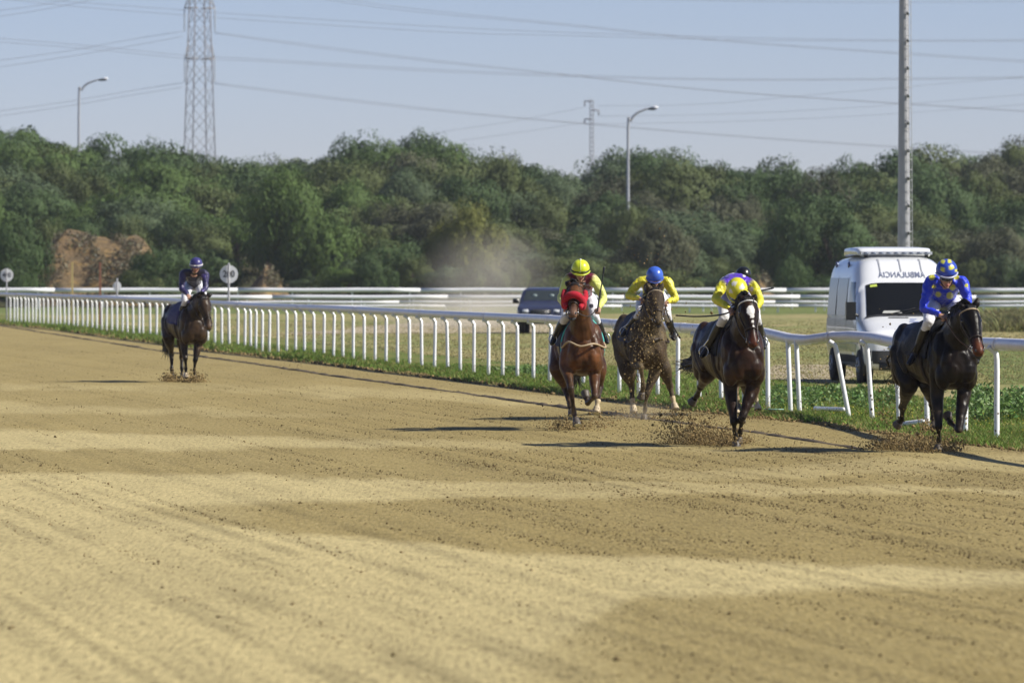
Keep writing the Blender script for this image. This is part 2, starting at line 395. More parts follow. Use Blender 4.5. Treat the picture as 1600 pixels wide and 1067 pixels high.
gsheet('far_grass_strip', [(490.5, -300, 2200), (486, -300, 2200), (480, -300, 2200), (470, -300, 2200)], M['fargreen'], .006)
gsheet('right_meadow', [(600, 1560, 2300), (575, 1520, 2200), (555, 1490, 2100), (541, 1480, 2100)], M['fargreen'], .007)

# low dark ridge of soil along the track, real height
ridge = [(-80, 497), (0, 509.5), (256, 550), (400, 570), (540, 591), (700, 612.5), (853, 634), (1000, 654), (1180, 677.5), (1316, 698), (1352, 703)]
pts = [G(x, y) for x, y in ridge]; rb = B(); P_ = []
for i in range(len(pts) - 1):
    n_ = 60
    for k in range(n_): P_.append(pts[i].lerp(pts[i + 1], k / n_))
rings = []
for i, p in enumerate(P_):
    s_ = p.y; q = fbm(np.array(s_ * 1.7), np.array(.3), 2); q2 = fbm(np.array(s_ * .9), np.array(7.3), 4)
    h = max(.010, .0 + .066 * float(q)); rings.append((p + V3(((float(q2) - .5) * .22, 0, .004)), V3((1, 0, 0)), V3((0, 0, 1)), .05 + .06 * float(q2), h, (.10, .07, .035)))
rb.loft(rings, 8, 1)
M['ridge'] = mat('dark_soil', (.085, .058, .028), rough=.95, noise_amt=.5, noise_scale=9)
tag(rb.build('soil_ridge', M['ridge'], smooth=True), kind='structure')

# ------------------------------------------------------------------ clods, flying dirt
def clods(name, Pn, R, mat_, cols, flat=.75):
    n = len(Pn); base = np.array([(1, 0, 0), (-1, 0, 0), (0, 1, 0), (0, -1, 0), (0, 0, 1), (0, 0, -1)], float)
    Fb = np.array([(0, 2, 4), (2, 1, 4), (1, 3, 4), (3, 0, 4), (2, 0, 5), (1, 2, 5), (3, 1, 5), (0, 3, 5)])
    J = base[None] * (1 + rs.uniform(-.45, .45, (n, 6, 1))) + rs.uniform(-.25, .25, (n, 6, 3))
    a = rs.uniform(0, 6.28, n); ca, sa = np.cos(a), np.sin(a)
    X = J[..., 0] * ca[:, None] - J[..., 1] * sa[:, None]; Y = J[..., 0] * sa[:, None] + J[..., 1] * ca[:, None]; Zz = J[..., 2] * flat
    Vv = np.stack([X, Y, Zz], -1) * R[:, None, None] + Pn[:, None, :]
    Fc = (Fb[None] + (np.arange(n) * 6)[:, None, None]).reshape(-1, 3)
    return np_mesh(name, Vv.reshape(-1, 3), Fc, mat_, np.repeat(cols, 6, 0))
M['clod'] = mat('clod_soil', attr=True, rough=.95, spec=.1)
N = 240000
py = HY + 85 + (1150 - HY - 85) * rs.beta(1.4, 2.6, N); px = rs.uniform(-60, 1680, N)
Z = HC * F / (py - HY); X = (px - CX) / F * Z
keep = (X < edgeX(Z) - eoff(Z) - .05)
dmp, _, _ = bands(X, Z)
uu = X + .15 * Z; ln = 1 - np.abs(2 * fbm(uu * 2.3 + .12 * np.sin(Z * .11), Z * .004, 81, 2) - 1) - .42
pk = np.clip(.16 + .75 * dmp * np.clip((px + 300) / 1500, .35, 1) + (ln - .5) * 2.2, .02, 1) * np.where(py > 900, .22, np.where(py > 800, .6, 1))
keep &= rs.uniform(0, 1, N) < pk
X, Z, py, dmp = X[keep], Z[keep], py[keep], dmp[keep]; n = len(X)
R = np.clip(rs.lognormal(-5.35, .50, n), .003, .017) * np.where(rs.uniform(0, 1, n) < .012, 1.7, 1)
dark = rs.uniform(.55, 1.15, n)[:, None]; cc = (np.array([.24, .175, .085])[None] * (1 - dmp[:, None] * .35)) * dark
o = clods('soil_clods', np.c_[X, Z, np.full(n, .012) + R * .2], R, M['clod'], cc); tag(o, 'dark clods scattered over the sand of the race track', kind='stuff')
# broken lip of soil between sand and turf
n = 6500; Z = HC * F / (rs.uniform(505, 730, n) - HY); X = edgeX(Z) - eoff(Z) - .02 + wob(Z, 1.3, .13) + rs.normal(0, .09, n)
R = np.clip(rs.lognormal(-4.0, .45, n), .008, .05) * np.clip(Z / 110, .8, 1.6)
o = clods('turf_edge_clods', np.c_[X, Z, R * .4 + .01], R, M['clod'], np.array([.20, .145, .065])[None] * rs.uniform(.5, 1.5, n)[:, None]); tag(o, 'broken dark soil along the turf edge', kind='stuff')

# ------------------------------------------------------------------ grass blades
M['blade'] = mat('grass_blade', attr=True, rough=.6, spec=.25, transl=.3)
def blades(name, X, Z, H, Wd, cols, per=6, spread=.05, z0=.004):
    n = len(X); Wd = np.broadcast_to(Wd, n); X = np.repeat(X, per); Z = np.repeat(Z, per); H = np.repeat(H, per) * rs.uniform(.5, 1.15, n * per); Wd = np.repeat(Wd, per)
    C_ = np.repeat(cols, per, 0) * rs.uniform(.7, 1.3, (n * per, 1)); sp = np.repeat(np.full(n, spread) if np.isscalar(spread) else spread, per)
    X = X + rs.normal(0, 1, n * per) * sp; Z = Z + rs.normal(0, 1, n * per) * sp * 2
    a = rs.uniform(0, 6.28, n * per); dx, dy = np.cos(a) * Wd / 2, np.sin(a) * Wd / 2
    lx, ly = rs.normal(0, .4, n * per) * H, rs.normal(0, .4, n * per) * H
    z = np.full(n * per, z0)
    A = np.stack([np.stack([X - dx, Z - dy, z], -1), np.stack([X + dx, Z + dy, z], -1),
                  np.stack([X + dx * .7 + lx * .4, Z + dy * .7 + ly * .4, z + H * .6], -1), np.stack([X + lx, Z + ly, z + H], -1)], 1)
    m = n * per; Fc = np.stack([np.arange(m) * 4, np.arange(m) * 4 + 1, np.arange(m) * 4 + 2, np.arange(m) * 4 + 3], -1)
    return np_mesh(name, A.reshape(-1, 3), Fc, M['blade'], np.repeat(C_, 4, 0))
def gcol(n, base, var=.25): return np.array(base)[None] * (1 + rs.uniform(-var, var, (n, 1))) * (1 + rs.uniform(-.12, .12, (n, 3)))
n = 34000; py_ = rs.uniform(503, 735, n); Z = HC * F / (py_ - HY); fr_ = rs.uniform(0, 1, n); off = -(eoff(Z) + .06) * (1 - fr_) + 1.0 * fr_
X = edgeX(Z) + off + wob(Z, 1.3, .13) * (1 - fr_)
pt = fbm(X * .9, Z * .18, 14); kp = rs.uniform(0, 1, n) < np.clip(.25 + (pt - .35) * 3.2, .08, 1); X, Z, pt = X[kp], Z[kp], pt[kp]; n = len(X)
cc = gcol(n, (.15, .225, .04)); yel = rs.uniform(0, 1, n) < .16; cc[yel] = gcol(yel.sum(), (.30, .26, .09))
o = blades('verge_grass', X, Z, (.055 + .15 * np.clip(pt - .2, 0, 1)) * np.clip(Z / 130, .9, 1.5), .010 * np.clip(Z / 90, 1, 3), cc, 6, .05 * np.clip(Z / 110, 1, 2.2)); tag(o, 'uneven green grass along the foot of the running rail', kind='stuff')
n = 26000; py_ = rs.uniform(575, 735, n); Z = HC * F / (py_ - HY); X = edgeX(Z) + rs.uniform(.6, 4.6, n)
pt = fbm(X * .7, Z * .12, 17); kp = (rs.uniform(0, 1, n) < np.clip((pt - .25) * 2.4, .05, 1)) & (X / Z * F + CX < 1700); X, Z, pt = X[kp], Z[kp], pt[kp]; n = len(X)
cc = gcol(n, (.165, .24, .045)); yel = rs.uniform(0, 1, n) < .22; cc[yel] = gcol(yel.sum(), (.30, .27, .10))
o = blades('infield_grass', X, Z, .05 + .13 * np.clip(pt - .25, 0, 1), .011 * np.clip(Z / 90, 1, 2), cc, 6, .06); tag(o, 'patchy green and yellowing grass behind the running rail', kind='stuff')
n = 16000; py_ = rs.uniform(500, 600, n); Z = HC * F / (py_ - HY); px_ = rs.uniform(300, 1650, n); X = (px_ - CX) / F * Z; kp = X > edgeX(Z) + 3.5; X, Z = X[kp], Z[kp]; n = len(X)
cc = gcol(n, (.27, .245, .10), .2); o = blades('dry_turf', X, Z, rs.uniform(.015, .04, n), .03 * np.clip(Z / 130, 1, 2), cc, 5, .25); tag(o, 'short dry turf of the infield', kind='stuff')
# rough tall grass beyond on the right
n = 9000; Z = rs.uniform(262, 330, n); px_ = rs.uniform(1515, 1760, n); X = (px_ - CX) / F * Z
cc = gcol(n, (.20, .19, .08), .35); o = blades('tall_rough_grass', X, Z, rs.uniform(.22, .6, n) * np.clip((px_ - 1500) / 60, .3, 1), .03, cc, 8, .2); tag(o, 'tall rough brownish grass before the far rails on the right', kind='stuff')
# broad-leaved weeds
def leafquads(P, S, cols, name):
    n = len(P); a = rs.normal(size=(n, 3)); a /= np.linalg.norm(a, axis=1)[:, None]; b = rs.normal(size=(n, 3)); b -= a * (a * b).sum(1)[:, None]; b /= np.linalg.norm(b, axis=1)[:, None]
    S = S[:, None]; A = np.stack([P - a * S, P + b * S * .55, P + a * S, P - b * S * .55], 1)
    return A, np.arange(n * 4).reshape(n, 4), np.repeat(cols, 4, 0)
M['weed'] = mat('weed_leaf', attr=True, rough=.5, spec=.4, transl=.25)
PW = []; CW = []
for k in range(300):
    t = rnd.random()
    if t < .38: q = G(rnd.uniform(1500, 1700), rnd.uniform(640, 662)); hh, rr = rnd.uniform(.22, .48), .22
    elif t < .8: q = G(rnd.uniform(1200, 1420), rnd.uniform(612, 640)); hh, rr = rnd.uniform(.08, .2), .14
    else: q = G(rnd.uniform(560, 1100), 0 + rnd.uniform(578, 590)); q.x = float(edgeX(q.y)) + rnd.uniform(.9, 2.5); hh, rr = rnd.uniform(.06, .16), .14
    m = 55; ph = rs.normal(size=(m, 3)) * [rr * .5, rr * .8, 0]; zz = rs.uniform(.1, 1, m) * hh
    ph[:, 2] = zz; ph[:, 0] += q.x; ph[:, 1] += q.y; PW.append(ph); CW.append(gcol(m, (.12, .20, .05), .35))
PW = np.concatenate(PW); CW = np.concatenate(CW); A, Fc, C4 = leafquads(PW, rs.uniform(.025, .05, len(PW)), CW, '')
o = np_mesh('weeds', A.reshape(-1, 3), Fc, M['weed'], C4); tag(o, 'leafy green weeds growing behind the running rail', kind='stuff')
# yellow flowers
n = 700; q = [G(rnd.uniform(1200, 1640), rnd.uniform(628, 690)) for _ in range(n)]; P = np.array([(p.x, p.y, rnd.uniform(.06, .2)) for p in q]); P = P[P[:, 0] > edgeX(P[:, 1]) - .9]
A, Fc, C4 = leafquads(P, np.full(len(P), .012), gcol(len(P), (.6, .5, .05), .2), ''); o = np_mesh('yellow_flowers', A.reshape(-1, 3), Fc, M['weed'], C4); tag(o, 'tiny yellow flowers in the grass', kind='stuff')
# ------------------------------------------------------------------ running rail
M['rail'] = mat('white_rail_plastic', (.74, .73, .75), rough=.38, noise_amt=.10, noise_scale=3)
def splash_mat():
    m = mat('post_plastic', (.84, .84, .85), rough=.35); n = m.node_tree; L = n.links; p = n.nodes['Principled BSDF']
    tc = n.nodes.new('ShaderNodeTexCoord'); nz = n.nodes.new('ShaderNodeTexNoise'); nz.inputs['Scale'].default_value = 26; nz.inputs['Detail'].default_value = 3
    sp = n.nodes.new('ShaderNodeSeparateXYZ'); L.new(tc.outputs['Object'], sp.inputs[0]); L.new(tc.outputs['Object'], nz.inputs['Vector'])
    mr = n.nodes.new('ShaderNodeMapRange'); L.new(sp.outputs[2], mr.inputs[0]); mr.inputs[1].default_value = .0; mr.inputs[2].default_value = .9; mr.inputs[3].default_value = .61; mr.inputs[4].default_value = .76
    gt = n.nodes.new('ShaderNodeMath'); gt.operation = 'GREATER_THAN'; L.new(nz.outputs[0], gt.inputs[0]); L.new(mr.outputs[0], gt.inputs[1])
    mx = n.nodes.new('ShaderNodeMix'); mx.data_type = 'RGBA'; L.new(gt.outputs[0], mx.inputs[0]); mx.inputs[6].default_value = (.84, .84, .85, 1); mx.inputs[7].default_value = (.13, .09, .045, 1)
    L.new(mx.outputs[2], p.inputs['Base Color']); return m
M['post'] = splash_mat()
rail = empty('running_rail', (float(railX(110)), 110, 0))
tag(rail, 'near white plastic running rail curving along the sand track with many gooseneck posts', 'rail')
rail_loc = rail.location.copy()
bpy.context.view_layer.update()
def rail_pt(px):
    Z = railZ(px); R_ = .086; p = W(px, railTop(px), Z); return V3((p.x, p.y, p.z - R_))
xs_fine = np.arange(-120, 1951, 6.0)
joints = [-120, 30, 120, 200, 285, 375, 470, 560, 660, 760, 860, 962, 1068, 1170, 1299, 1437, 1560, 1700, 1950]
for a, b in zip(joints[:-1], joints[1:]):
    bb = B(); q = [x for x in np.arange(a, b, 6.0)] + [b]
    bb.chain([rail_pt(x) - rail_loc for x in q], .084, 14, 1, ends=False)
    c = rail_pt(b) - rail_loc; d = (rail_pt(b) - rail_pt(b - 6)).normalized()
    bb.chain([c - d * .12, c + d * .12], [.089, .089], 14, 1, ends=False)       # sleeve at the joint
    bb.build('rail', M['rail'], rail)
post_px = [15, 21, 26, 32, 38, 44, 50, 55, 61, 67, 74, 81, 87, 93, 100, 106, 114, 120, 128, 135, 143, 150, 158, 165, 173.5, 181.5, 190, 198, 207, 216, 222, 233.5, 243, 252,
           261, 271, 281, 291, 301, 312, 323, 334, 345, 357, 370, 381, 390, 398, 408, 419, 433, 446, 460, 474, 489, 504, 519, 534, 550, 567, 584, 601, 619, 638, 657, 676.6, 697.5, 717, 738, 761, 783, 806, 831, 856, 882,
           909, 937, 965, 995, 1025, 1056, 1090, 1124, 1160, 1197]
post_cache = {}
def post_mesh(H, r=.037, hook=.13):
    key = round(H, 2)
    if key in post_cache: return post_cache[key]
    bb = B(); h0 = H - .20
    bb.chain([(0, 0, -.05), (0, 0, h0), (-hook * .12, 0, h0 + .10), (-hook * .45, 0, h0 + .165), (-hook, 0, H - .01)], r, 10, 3, ends=False)
    me = bb.mesh('post'); me.materials.append(M['post']); post_cache[key] = me; return me
for px in post_px:
    p = rail_pt(px); Hh = p.z - .06
    Z = p.y; Xp = (px - CX) / F * Z + .03
    o = link_mesh('post', post_mesh(Hh), None, rail, V3((Xp, Z, 0)) - rail_loc); o.rotation_euler = (rnd.gauss(0, .012), rnd.gauss(0, .012), rnd.gauss(0, .1))
# posts of the damaged stretch, each as it stands
def special(pb, pt, hook=True, Zz=None, r=.037):
    Z = Zz or railZ(pb[0]); a = V3(((pb[0] - CX) / F * Z, Z, -.02)); t = W(pt[0], pt[1], Z)
    bb = B(); bx, tx = a - rail_loc, t - rail_loc
    if hook:
        k = tx + V3((.12, 0, -.17)); bb.chain([bx, bx.lerp(k, .5), k, tx + V3((.085, 0, -.06)), tx], r, 10, 3, ends=False)
    else: bb.chain([bx, tx], r, 10, 1)
    bb.build('post', M['post'], rail)
special((1235.5, 645), (1231, 532), False); special((1249.5, 647), (1244, 533), False)
special((1327, 652), (1295, 533)); special((1363, 646), (1343, 533)); special((1405, 645), (1388, 542)); special((1449, 660), (1433, 548))
special((1508, 675), (1496, 546)); special((1557.5, 686), (1543, 542)); special((1668, 712), (1650, 550))
# two broken posts lying in the grass, a short green board by the turf edge
def lying(pa, pb_, label, h=.07):
    a, b = G(*pa), G(*pb_); a.z = b.z = h; b.z = h * 1.6
    bb = B(); c = (a + b) / 2; bb.chain([a - c, b - c], .034, 10, 1); o = bb.build('broken_post', M['post'], loc=c); tag(o, label, 'post', 'broken posts in the grass')
lying((1274, 645), (1318, 651), 'white broken post lying in the grass beside the leaning post')
lying((1408, 670), (1442, 670.5), 'white broken post lying in the grass behind the dark leading horse')
c = G(1209, 650); bb = B(); bb.box((0, 0, .05), (.16, .16, .10), taper=.8); t = empty('rail_socket', c); bb.build('foot', mat('concrete', (.35, .33, .27), rough=.9), t)
b2 = B(); b2.box((0, 0, .105), (.30, .25, .012)); b2.build('plate', mat('green_plate', (.20, .36, .27), rough=.4), t); tag(t, 'small green plate on a socket at the turf edge', 'socket')
c = G(531, 568); bb = B(); bb.box((0, 0, .05), (.13, .3, .1), taper=.7); o = bb.build('rail_socket', M['metal'], loc=c); tag(o, 'small grey socket in the grass at the foot of the rail', 'socket')

# ------------------------------------------------------------------ far rails
M['farrail'] = mat('far_white_rail', (.80, .80, .82), rough=.4, noise_amt=.08, noise_scale=.4)
def far_fence(y, Z0, base_py, x0, x1, r, spacing, label, dip=0, second=None):
    t = empty('far_rail', (0, Z0, 0)); tag(t, label, 'rail', 'white rails across the far side')
    h = HC + (HY - y) / F * Z0
    Xa, Xb = (x0 - CX) / F * Z0, (x1 - CX) / F * Z0; n = int((Xb - Xa) / 12)
    for k in range(n + 1):
        a, b = Xa + (Xb - Xa) * k / (n + 1), Xa + (Xb - Xa) * (k + 1) / (n + 1)
        q = [V3((a + (b - a) * j / 6, dip * math.sin((a + (b - a) * j / 6) * .05), h - r + .014 * math.sin((a + (b - a) * j / 6) * .9 + Z0) - .02)) for j in range(7)]
        bb = B(); bb.chain(q, r, 8, 1, ends=False); bb.build('rail', M['farrail'], t)
    bb = B(); bb.chain([(0, 0, -.05), (0, 0, h - .22), (-.05, 0, h - .12), (-.2, 0, h - r * 1.2)], .05, 7, 2, ends=False); me = bb.mesh('post'); me.materials.append(M['farrail'])
    x = Xa
    while x < Xb:
        link_mesh('post', me, None, t, (x, dip * math.sin(x * .05) + .1, 0)); x += spacing * rnd.uniform(.75, 1.25)
far_fence(449.5, 424, 484, -200, 1800, .13, 3.2, 'farthest and tallest white rail right below the trees')
far_fence(460.5, 408, 486, 150, 1800, .12, 3.0, 'white far rail second from the trees')
far_fence(469.5, 396, 488, 330, 1800, .075, 2.8, 'thin white far rail third from the trees', 1.0)
far_fence(475.5, 390, 489, 420, 1800, .07, 2.6, 'lowest and nearest of the white far rails before the infield', 1.0)

# ------------------------------------------------------------------ distance markers, stakes
M['disc'] = mat('white_disc', (.78, .78, .80), rough=.5, noise_amt=.05, noise_scale=4)
M['grey'] = mat('galvanised_grey', (.36, .36, .38), rough=.55, noise_amt=.15, noise_scale=3)
M['ink'] = mat('black_paint', (.02, .02, .025), rough=.6)
def text_part(s, size, parent, loc, matl, rot=(math.pi / 2, 0, 0), ext=.002, sx=1):
    cu = bpy.data.curves.new('txt', 'FONT'); cu.body = s; cu.size = size; cu.align_x = 'CENTER'; cu.align_y = 'CENTER'; cu.extrude = ext; cu.offset = size * .012
    ob = bpy.data.objects.new('tmp', cu); col.objects.link(ob); dg = bpy.context.evaluated_depsgraph_get(); dg.update()
    me = bpy.data.meshes.new_from_object(ob.evaluated_get(dg)); bpy.data.objects.remove(ob)
    me.transform(Matrix.Diagonal((sx, 1, 1, 1))); me.materials.clear(); me.name = 'lettering'
    o = link_mesh('lettering', me, matl, parent, loc); o.rotation_euler = rot; return o
def marker(px, py, rpx, Z, num, label, top_py, tw=1.0):
    c = W(px, py, Z); r = rpx / F * Z; t = empty('distance_marker', (c.x, Z, 0)); tag(t, label, 'marker', 'round distance markers on poles')
    bb = B(); bb.loft([(V3((0, .02, c.z)), V3((1, 0, 0)), V3((0, 0, 1)), r * tw, r, (1, 1, 1)), (V3((0, 0, c.z)), V3((1, 0, 0)), V3((0, 0, 1)), r * tw, r, (1, 1, 1))], 32); bb.build('disc', M['disc'], t, smooth=False)
    if num: text_part(num, r * 1.02, t, (0, -.006, c.z), M['ink'], sx=.85 * tw)
    pb = B(); zt = HC + (HY - top_py) / F * Z; pb.chain([(0, -.05, 0), (0, -.05, zt)], .034, 8, 1); pb.build('pole', M['grey'], t)
marker(357.5, 428.5, 14.3, 214, '200', 'white disc reading 200 on a grey pole right of the lone rider', 412.5)
marker(10.5, 430, 10.2, 316, '400', 'white distance disc on a thin pole at the left edge of the photo', 420)
marker(183, 447, 7.2, 262, None, 'small pale disc seen edge-on, on a grey pole left of the lone rider', 436, .9)
for px, ty, cl, lb, Zs in ((113, 410, (.55, .42, .18), 'yellowish wooden stake behind the left end of the running rail', 300), (156.5, 410, (.30, .13, .08), 'rust-red wooden stake behind the left end of the running rail', 300)):
    zt = HC + (HY - ty) / F * Zs; bb = B(); bb.box((0, 0, zt / 2), (.075, .075, zt)); o = bb.build('stake', mat('stake_paint', cl, rough=.8, noise_amt=.3, noise_scale=3), loc=((px - CX) / F * Zs, Zs, 0), smooth=False); tag(o, lb, 'stake', 'stakes by the far turf')

# ------------------------------------------------------------------ hill, banks
SKX = [-120, 0, 40, 80, 110, 125, 150, 180, 220, 260, 290, 330, 360, 380, 400, 440, 500, 540, 560, 600, 660, 720, 760, 800, 840, 870, 920, 950, 980, 1030, 1080, 1100, 1160, 1200, 1230, 1250, 1270, 1290, 1320, 1380, 1400, 1420, 1460, 1500, 1520, 1545, 1570, 1600, 1720]
SKY = [192, 190, 190, 200, 225, 245, 235, 205, 205, 220, 235, 245, 235, 225, 245, 240, 240, 225, 210, 203, 200, 220, 235, 235, 245, 262, 262, 245, 228, 225, 240, 250, 245, 250, 258, 285, 285, 262, 248, 255, 260, 240, 235, 225, 245, 235, 215, 212, 210]
def skyY(px): return float(np.interp(px, SKX, SKY))
_sk = np.convolve(np.pad(np.interp(np.arange(-200, 1800, 10), SKX, SKY), 8, 'edge'), np.ones(17) / 17, 'valid')
def hillH(X, Z):
    px = CX + X / Z * F; top = HC + (HY - np.interp(px, np.arange(-200, 1800, 10), _sk)) / F * 590 - 7.2
    t = np.clip((Z - 446) / 150, 0, 1); return top * t + .35 * np.sin(X * .33 + Z * .11) * t
M['scrub'] = ground_mat('scrub_ground', (.055, .062, .028), (.10, .085, .045), s1=(.25, .25, 1), s2=(2, 2, 1), bump=.2)
hx = np.linspace(-140, 140, 120); hz = np.concatenate([np.linspace(446, 640, 40), [800, 1200, 2000]])
Xh, Zh = np.meshgrid(hx, hz); Hh = hillH(Xh, np.minimum(Zh, 640)); Hh = np.where(Zh > 700, Hh - 1.5, Hh)
idx = np.arange(Xh.size).reshape(Xh.shape); Fc = np.stack([idx[:-1, :-1], idx[:-1, 1:], idx[1:, 1:], idx[1:, :-1]], -1).reshape(-1, 4)
tag(np_mesh('hillside', np.stack([Xh, Zh, Hh - .02], -1).reshape(-1, 3), Fc, M['scrub'], smooth=True), kind='structure')
M['bank'] = ground_mat('bank_soil', (.27, .185, .10), (.18, .135, .08), (.36, .24, .10), s1=(.5, .5, .5), s2=(2.5, 2.5, 2.5), bump=.35)
def bank(x0, x1, ytop, Z=449):
    Xa, Xb = (x0 - CX) / F * Z, (x1 - CX) / F * Z; H = HC + (HY - ytop) / F * (Z + 7); n = 60
    xs = np.linspace(Xa - 1.0, Xb + 1.0, n); vs = np.linspace(0, 1, 26); XX, VV = np.meshgrid(xs, vs)
    win = np.clip(np.minimum(XX - Xa + 1, Xb + 1 - XX) / 4.2, 0, 1); win = win * win * (3 - 2 * win)
    nn = fbm(XX * .45, VV * 2.5, 6); tl_ = 1.04 - .20 * (XX - Xa) / (Xb - Xa); hh = H * tl_ * np.sin(np.clip(VV * 1.25, 0, 1) * math.pi / 2) ** 1.2 * (win * (.85 + .3 * nn)) - .1
    ZZ = Z + VV * 11 + (nn - .5) * 2.2
    idx = np.arange(XX.size).reshape(XX.shape); Fc = np.stack([idx[:-1, :-1], idx[:-1, 1:], idx[1:, 1:], idx[1:, :-1]], -1).reshape(-1, 4)
    tag(np_mesh('earth_bank', np.stack([XX, ZZ, hh], -1).reshape(-1, 3), Fc, M['bank'], smooth=True), kind='structure')
    q = rs.uniform(0, 1, (1500, 2)); X_ = Xa + (Xb - Xa) * q[:, 0]; v = q[:, 1] * .8
    w = np.clip(np.minimum(X_ - Xa + 1, Xb + 1 - X_) / 4.2, 0, 1); w = w * w * (3 - 2 * w); z_ = H * np.sin(np.clip(v * 1.25, 0, 1) * math.pi / 2) ** 1.2 * w * .98 - .1
    z_ = z_ * (1.04 - .20 * (X_ - Xa) / (Xb - Xa)); kp = fbm(X_ * .9, v * 5, 8) > (.44 if x0 < 100 else .60); X_, v, z_ = X_[kp], v[kp], z_[kp]
    P = np.c_[X_, Z + v * 11 - .5, z_ + .1]; P = np.repeat(P, 9, 0) + rs.normal(0, .16, (len(P) * 9, 3)); A, Fc, C4 = leafquads(P, rs.uniform(.05, .14, len(P)), gcol(len(P), (.15, .13, .075), .35), '')
    o = np_mesh('dry_scrub', A.reshape(-1, 3), Fc, M['weed'], C4); tag(o, 'dry brown scrub on the bare earth bank', kind='stuff')
BANKS = [(14, 275, 362), (366, 452, 384), (1150, 1236, 402)]
for b_ in BANKS: bank(*b_)

# ------------------------------------------------------------------ trees
LEAF = {}
for nm, c, w in (('dark green', (.060, .100, .032), 1), ('olive green', (.098, .124, .040), 1), ('grey-green', (.082, .118, .054), 1), ('bright green', (.086, .138, .034), 1), ('brownish', (.088, .095, .050), 1), ('yellow-green', (.16, .17, .04), 1)):
    LEAF[nm] = mat('leaves_' + nm.replace(' ', '_').replace('-', '_'), c, rough=.65, spec=.2, noise_amt=.22, noise_scale=.9, island=.12, transl=.15)
M['bark'] = mat('bark', (.10, .08, .06), rough=.9, noise_amt=.3, noise_scale=4)
def crown_mesh(seed, lobes=64, per=250, asp=1.0):
    r_ = np.random.RandomState(seed); L = []
    for k in range(lobes):
        th = r_.uniform(0, 6.28); u_ = r_.uniform(-.75, 1); q = math.sqrt(max(0, 1 - u_ * u_)) ; k_ = r_.uniform(.45, .88)
        c = np.array([q * math.cos(th) * k_, q * math.sin(th) * k_, .50 + .47 * u_ * k_ * asp]); L.append((c, r_.uniform(.15, .30)))
    P = []; Nn = []
    for c, r0 in L:
        d = r_.normal(size=(per, 3)); d /= np.linalg.norm(d, axis=1)[:, None]; d[:, 2] *= .85
        P.append(c + d * r0 * r_.uniform(.72, 1.06, (per, 1)) * [1, 1, .8]); Nn.append(d * .7 + (c - np.array([0, 0, .45])) * .9)
    P = np.concatenate(P); Nn = np.concatenate(Nn); n = len(P); P[:, 2] = np.maximum(P[:, 2], .02)
    a = np.cross(Nn + r_.normal(0, .28, (n, 3)), r_.normal(size=(n, 3))); a /= np.linalg.norm(a, axis=1)[:, None]
    b = np.cross(Nn + r_.normal(0, .28, (n, 3)), a); b /= np.linalg.norm(b, axis=1)[:, None]
    S = r_.uniform(.012, .026, n)[:, None]
    A = np.stack([P - a * S, P - b * S * .7, P + a * S, P + b * S * .7], 1)
    me_o = np_mesh('crown', A.reshape(-1, 3), np.arange(n * 4).reshape(n, 4), LEAF['dark green']); me = me_o.data; bpy.data.objects.remove(me_o)
    return me
crowns = [crown_mesh(100 + i, asp=(1.0, 1.1, .9)[i % 3]) for i in range(9)]
def trunk_mesh(seed):
    r_ = random.Random(seed); bb = B(); bb.chain([(0, 0, -.1), (r_.uniform(-.03, .03), 0, .2), (r_.uniform(-.06, .06), r_.uniform(-.05, .05), .55)], [.045, .035, .02], 7, 2)
    for k in range(5):
        a = r_.uniform(0, 6.28); bb.chain([(0, 0, .2 + .05 * k), (math.cos(a) * .25, math.sin(a) * .25, .5 + .06 * k)], [.02, .007], 5, 2)
    me = bb.mesh('trunk'); me.materials.append(M['bark']); return me
trunks = [trunk_mesh(i) for i in range(4)]
LM = [(10, 'the left distance disc'), (124, 'the left street lamp'), (183, 'the small pale disc'), (312, 'the lattice pylon'), (357, 'the 200 disc'), (410, 'the small earth patch'), (520, 'the empty infield'),
      (600, 'the highest crown'), (700, 'the dust cloud'), (835, 'the blue car'), (905, 'the lime helmet'), (1022, 'the blue-helmeted rider'), (1085, 'the long whip'), (1155, 'the bowed rider'), (1255, 'the skyline notch'), (1330, 'the ambulance rear'), (1412, 'the tall mast'), (1480, 'the leading rider'), (1575, 'the right edge')]
used = set(); SZ = ['small', 'medium-sized', 'large', 'broad', 'narrow', 'bushy', 'rounded', 'ragged', 'low', 'spreading', 'dense', 'loose', 'domed', 'tufted', 'uneven', 'full']
def add_tree(px, Z, ytop, wpx, leaf, row, hmin=3.0):
    X = (px - CX) / F * Z; top = HC + (HY - ytop) / F * Z; gz = float(hillH(np.array(X), np.array(Z))) - .05
    H = top - gz
    if H < 1.0: return
    t = empty('tree' if H > 2.6 else 'bush', (X, Z, gz)); R_ = max(wpx / F * Z / 2 * 1.15, H * .42)
    me = rnd.choice(crowns); c = link_mesh('crown', me, None, t); c.scale = (R_, R_, H); c.rotation_euler = (0, 0, rnd.uniform(0, 6.28))
    c.material_slots[0].link = 'OBJECT'; c.material_slots[0].material = LEAF[leaf]
    tr = link_mesh('trunk', rnd.choice(trunks), None, t); tr.scale = (H * .8, H * .8, H)
    lx, ln = min(LM, key=lambda q: abs(q[0] - px)); side = 'left of' if px < lx - 9 else 'right of' if px > lx + 9 else 'above'
    for s_ in [rnd.choice(SZ)] + SZ:
        lb = f'{s_} {leaf} {"tree" if H > 2.6 else "bush"} {row}, {side} {ln}'
        if lb not in used: break
    used.add(lb); tag(t, lb, 'tree' if H > 2.6 else 'bush', 'trees and bushes of the wood behind the track')
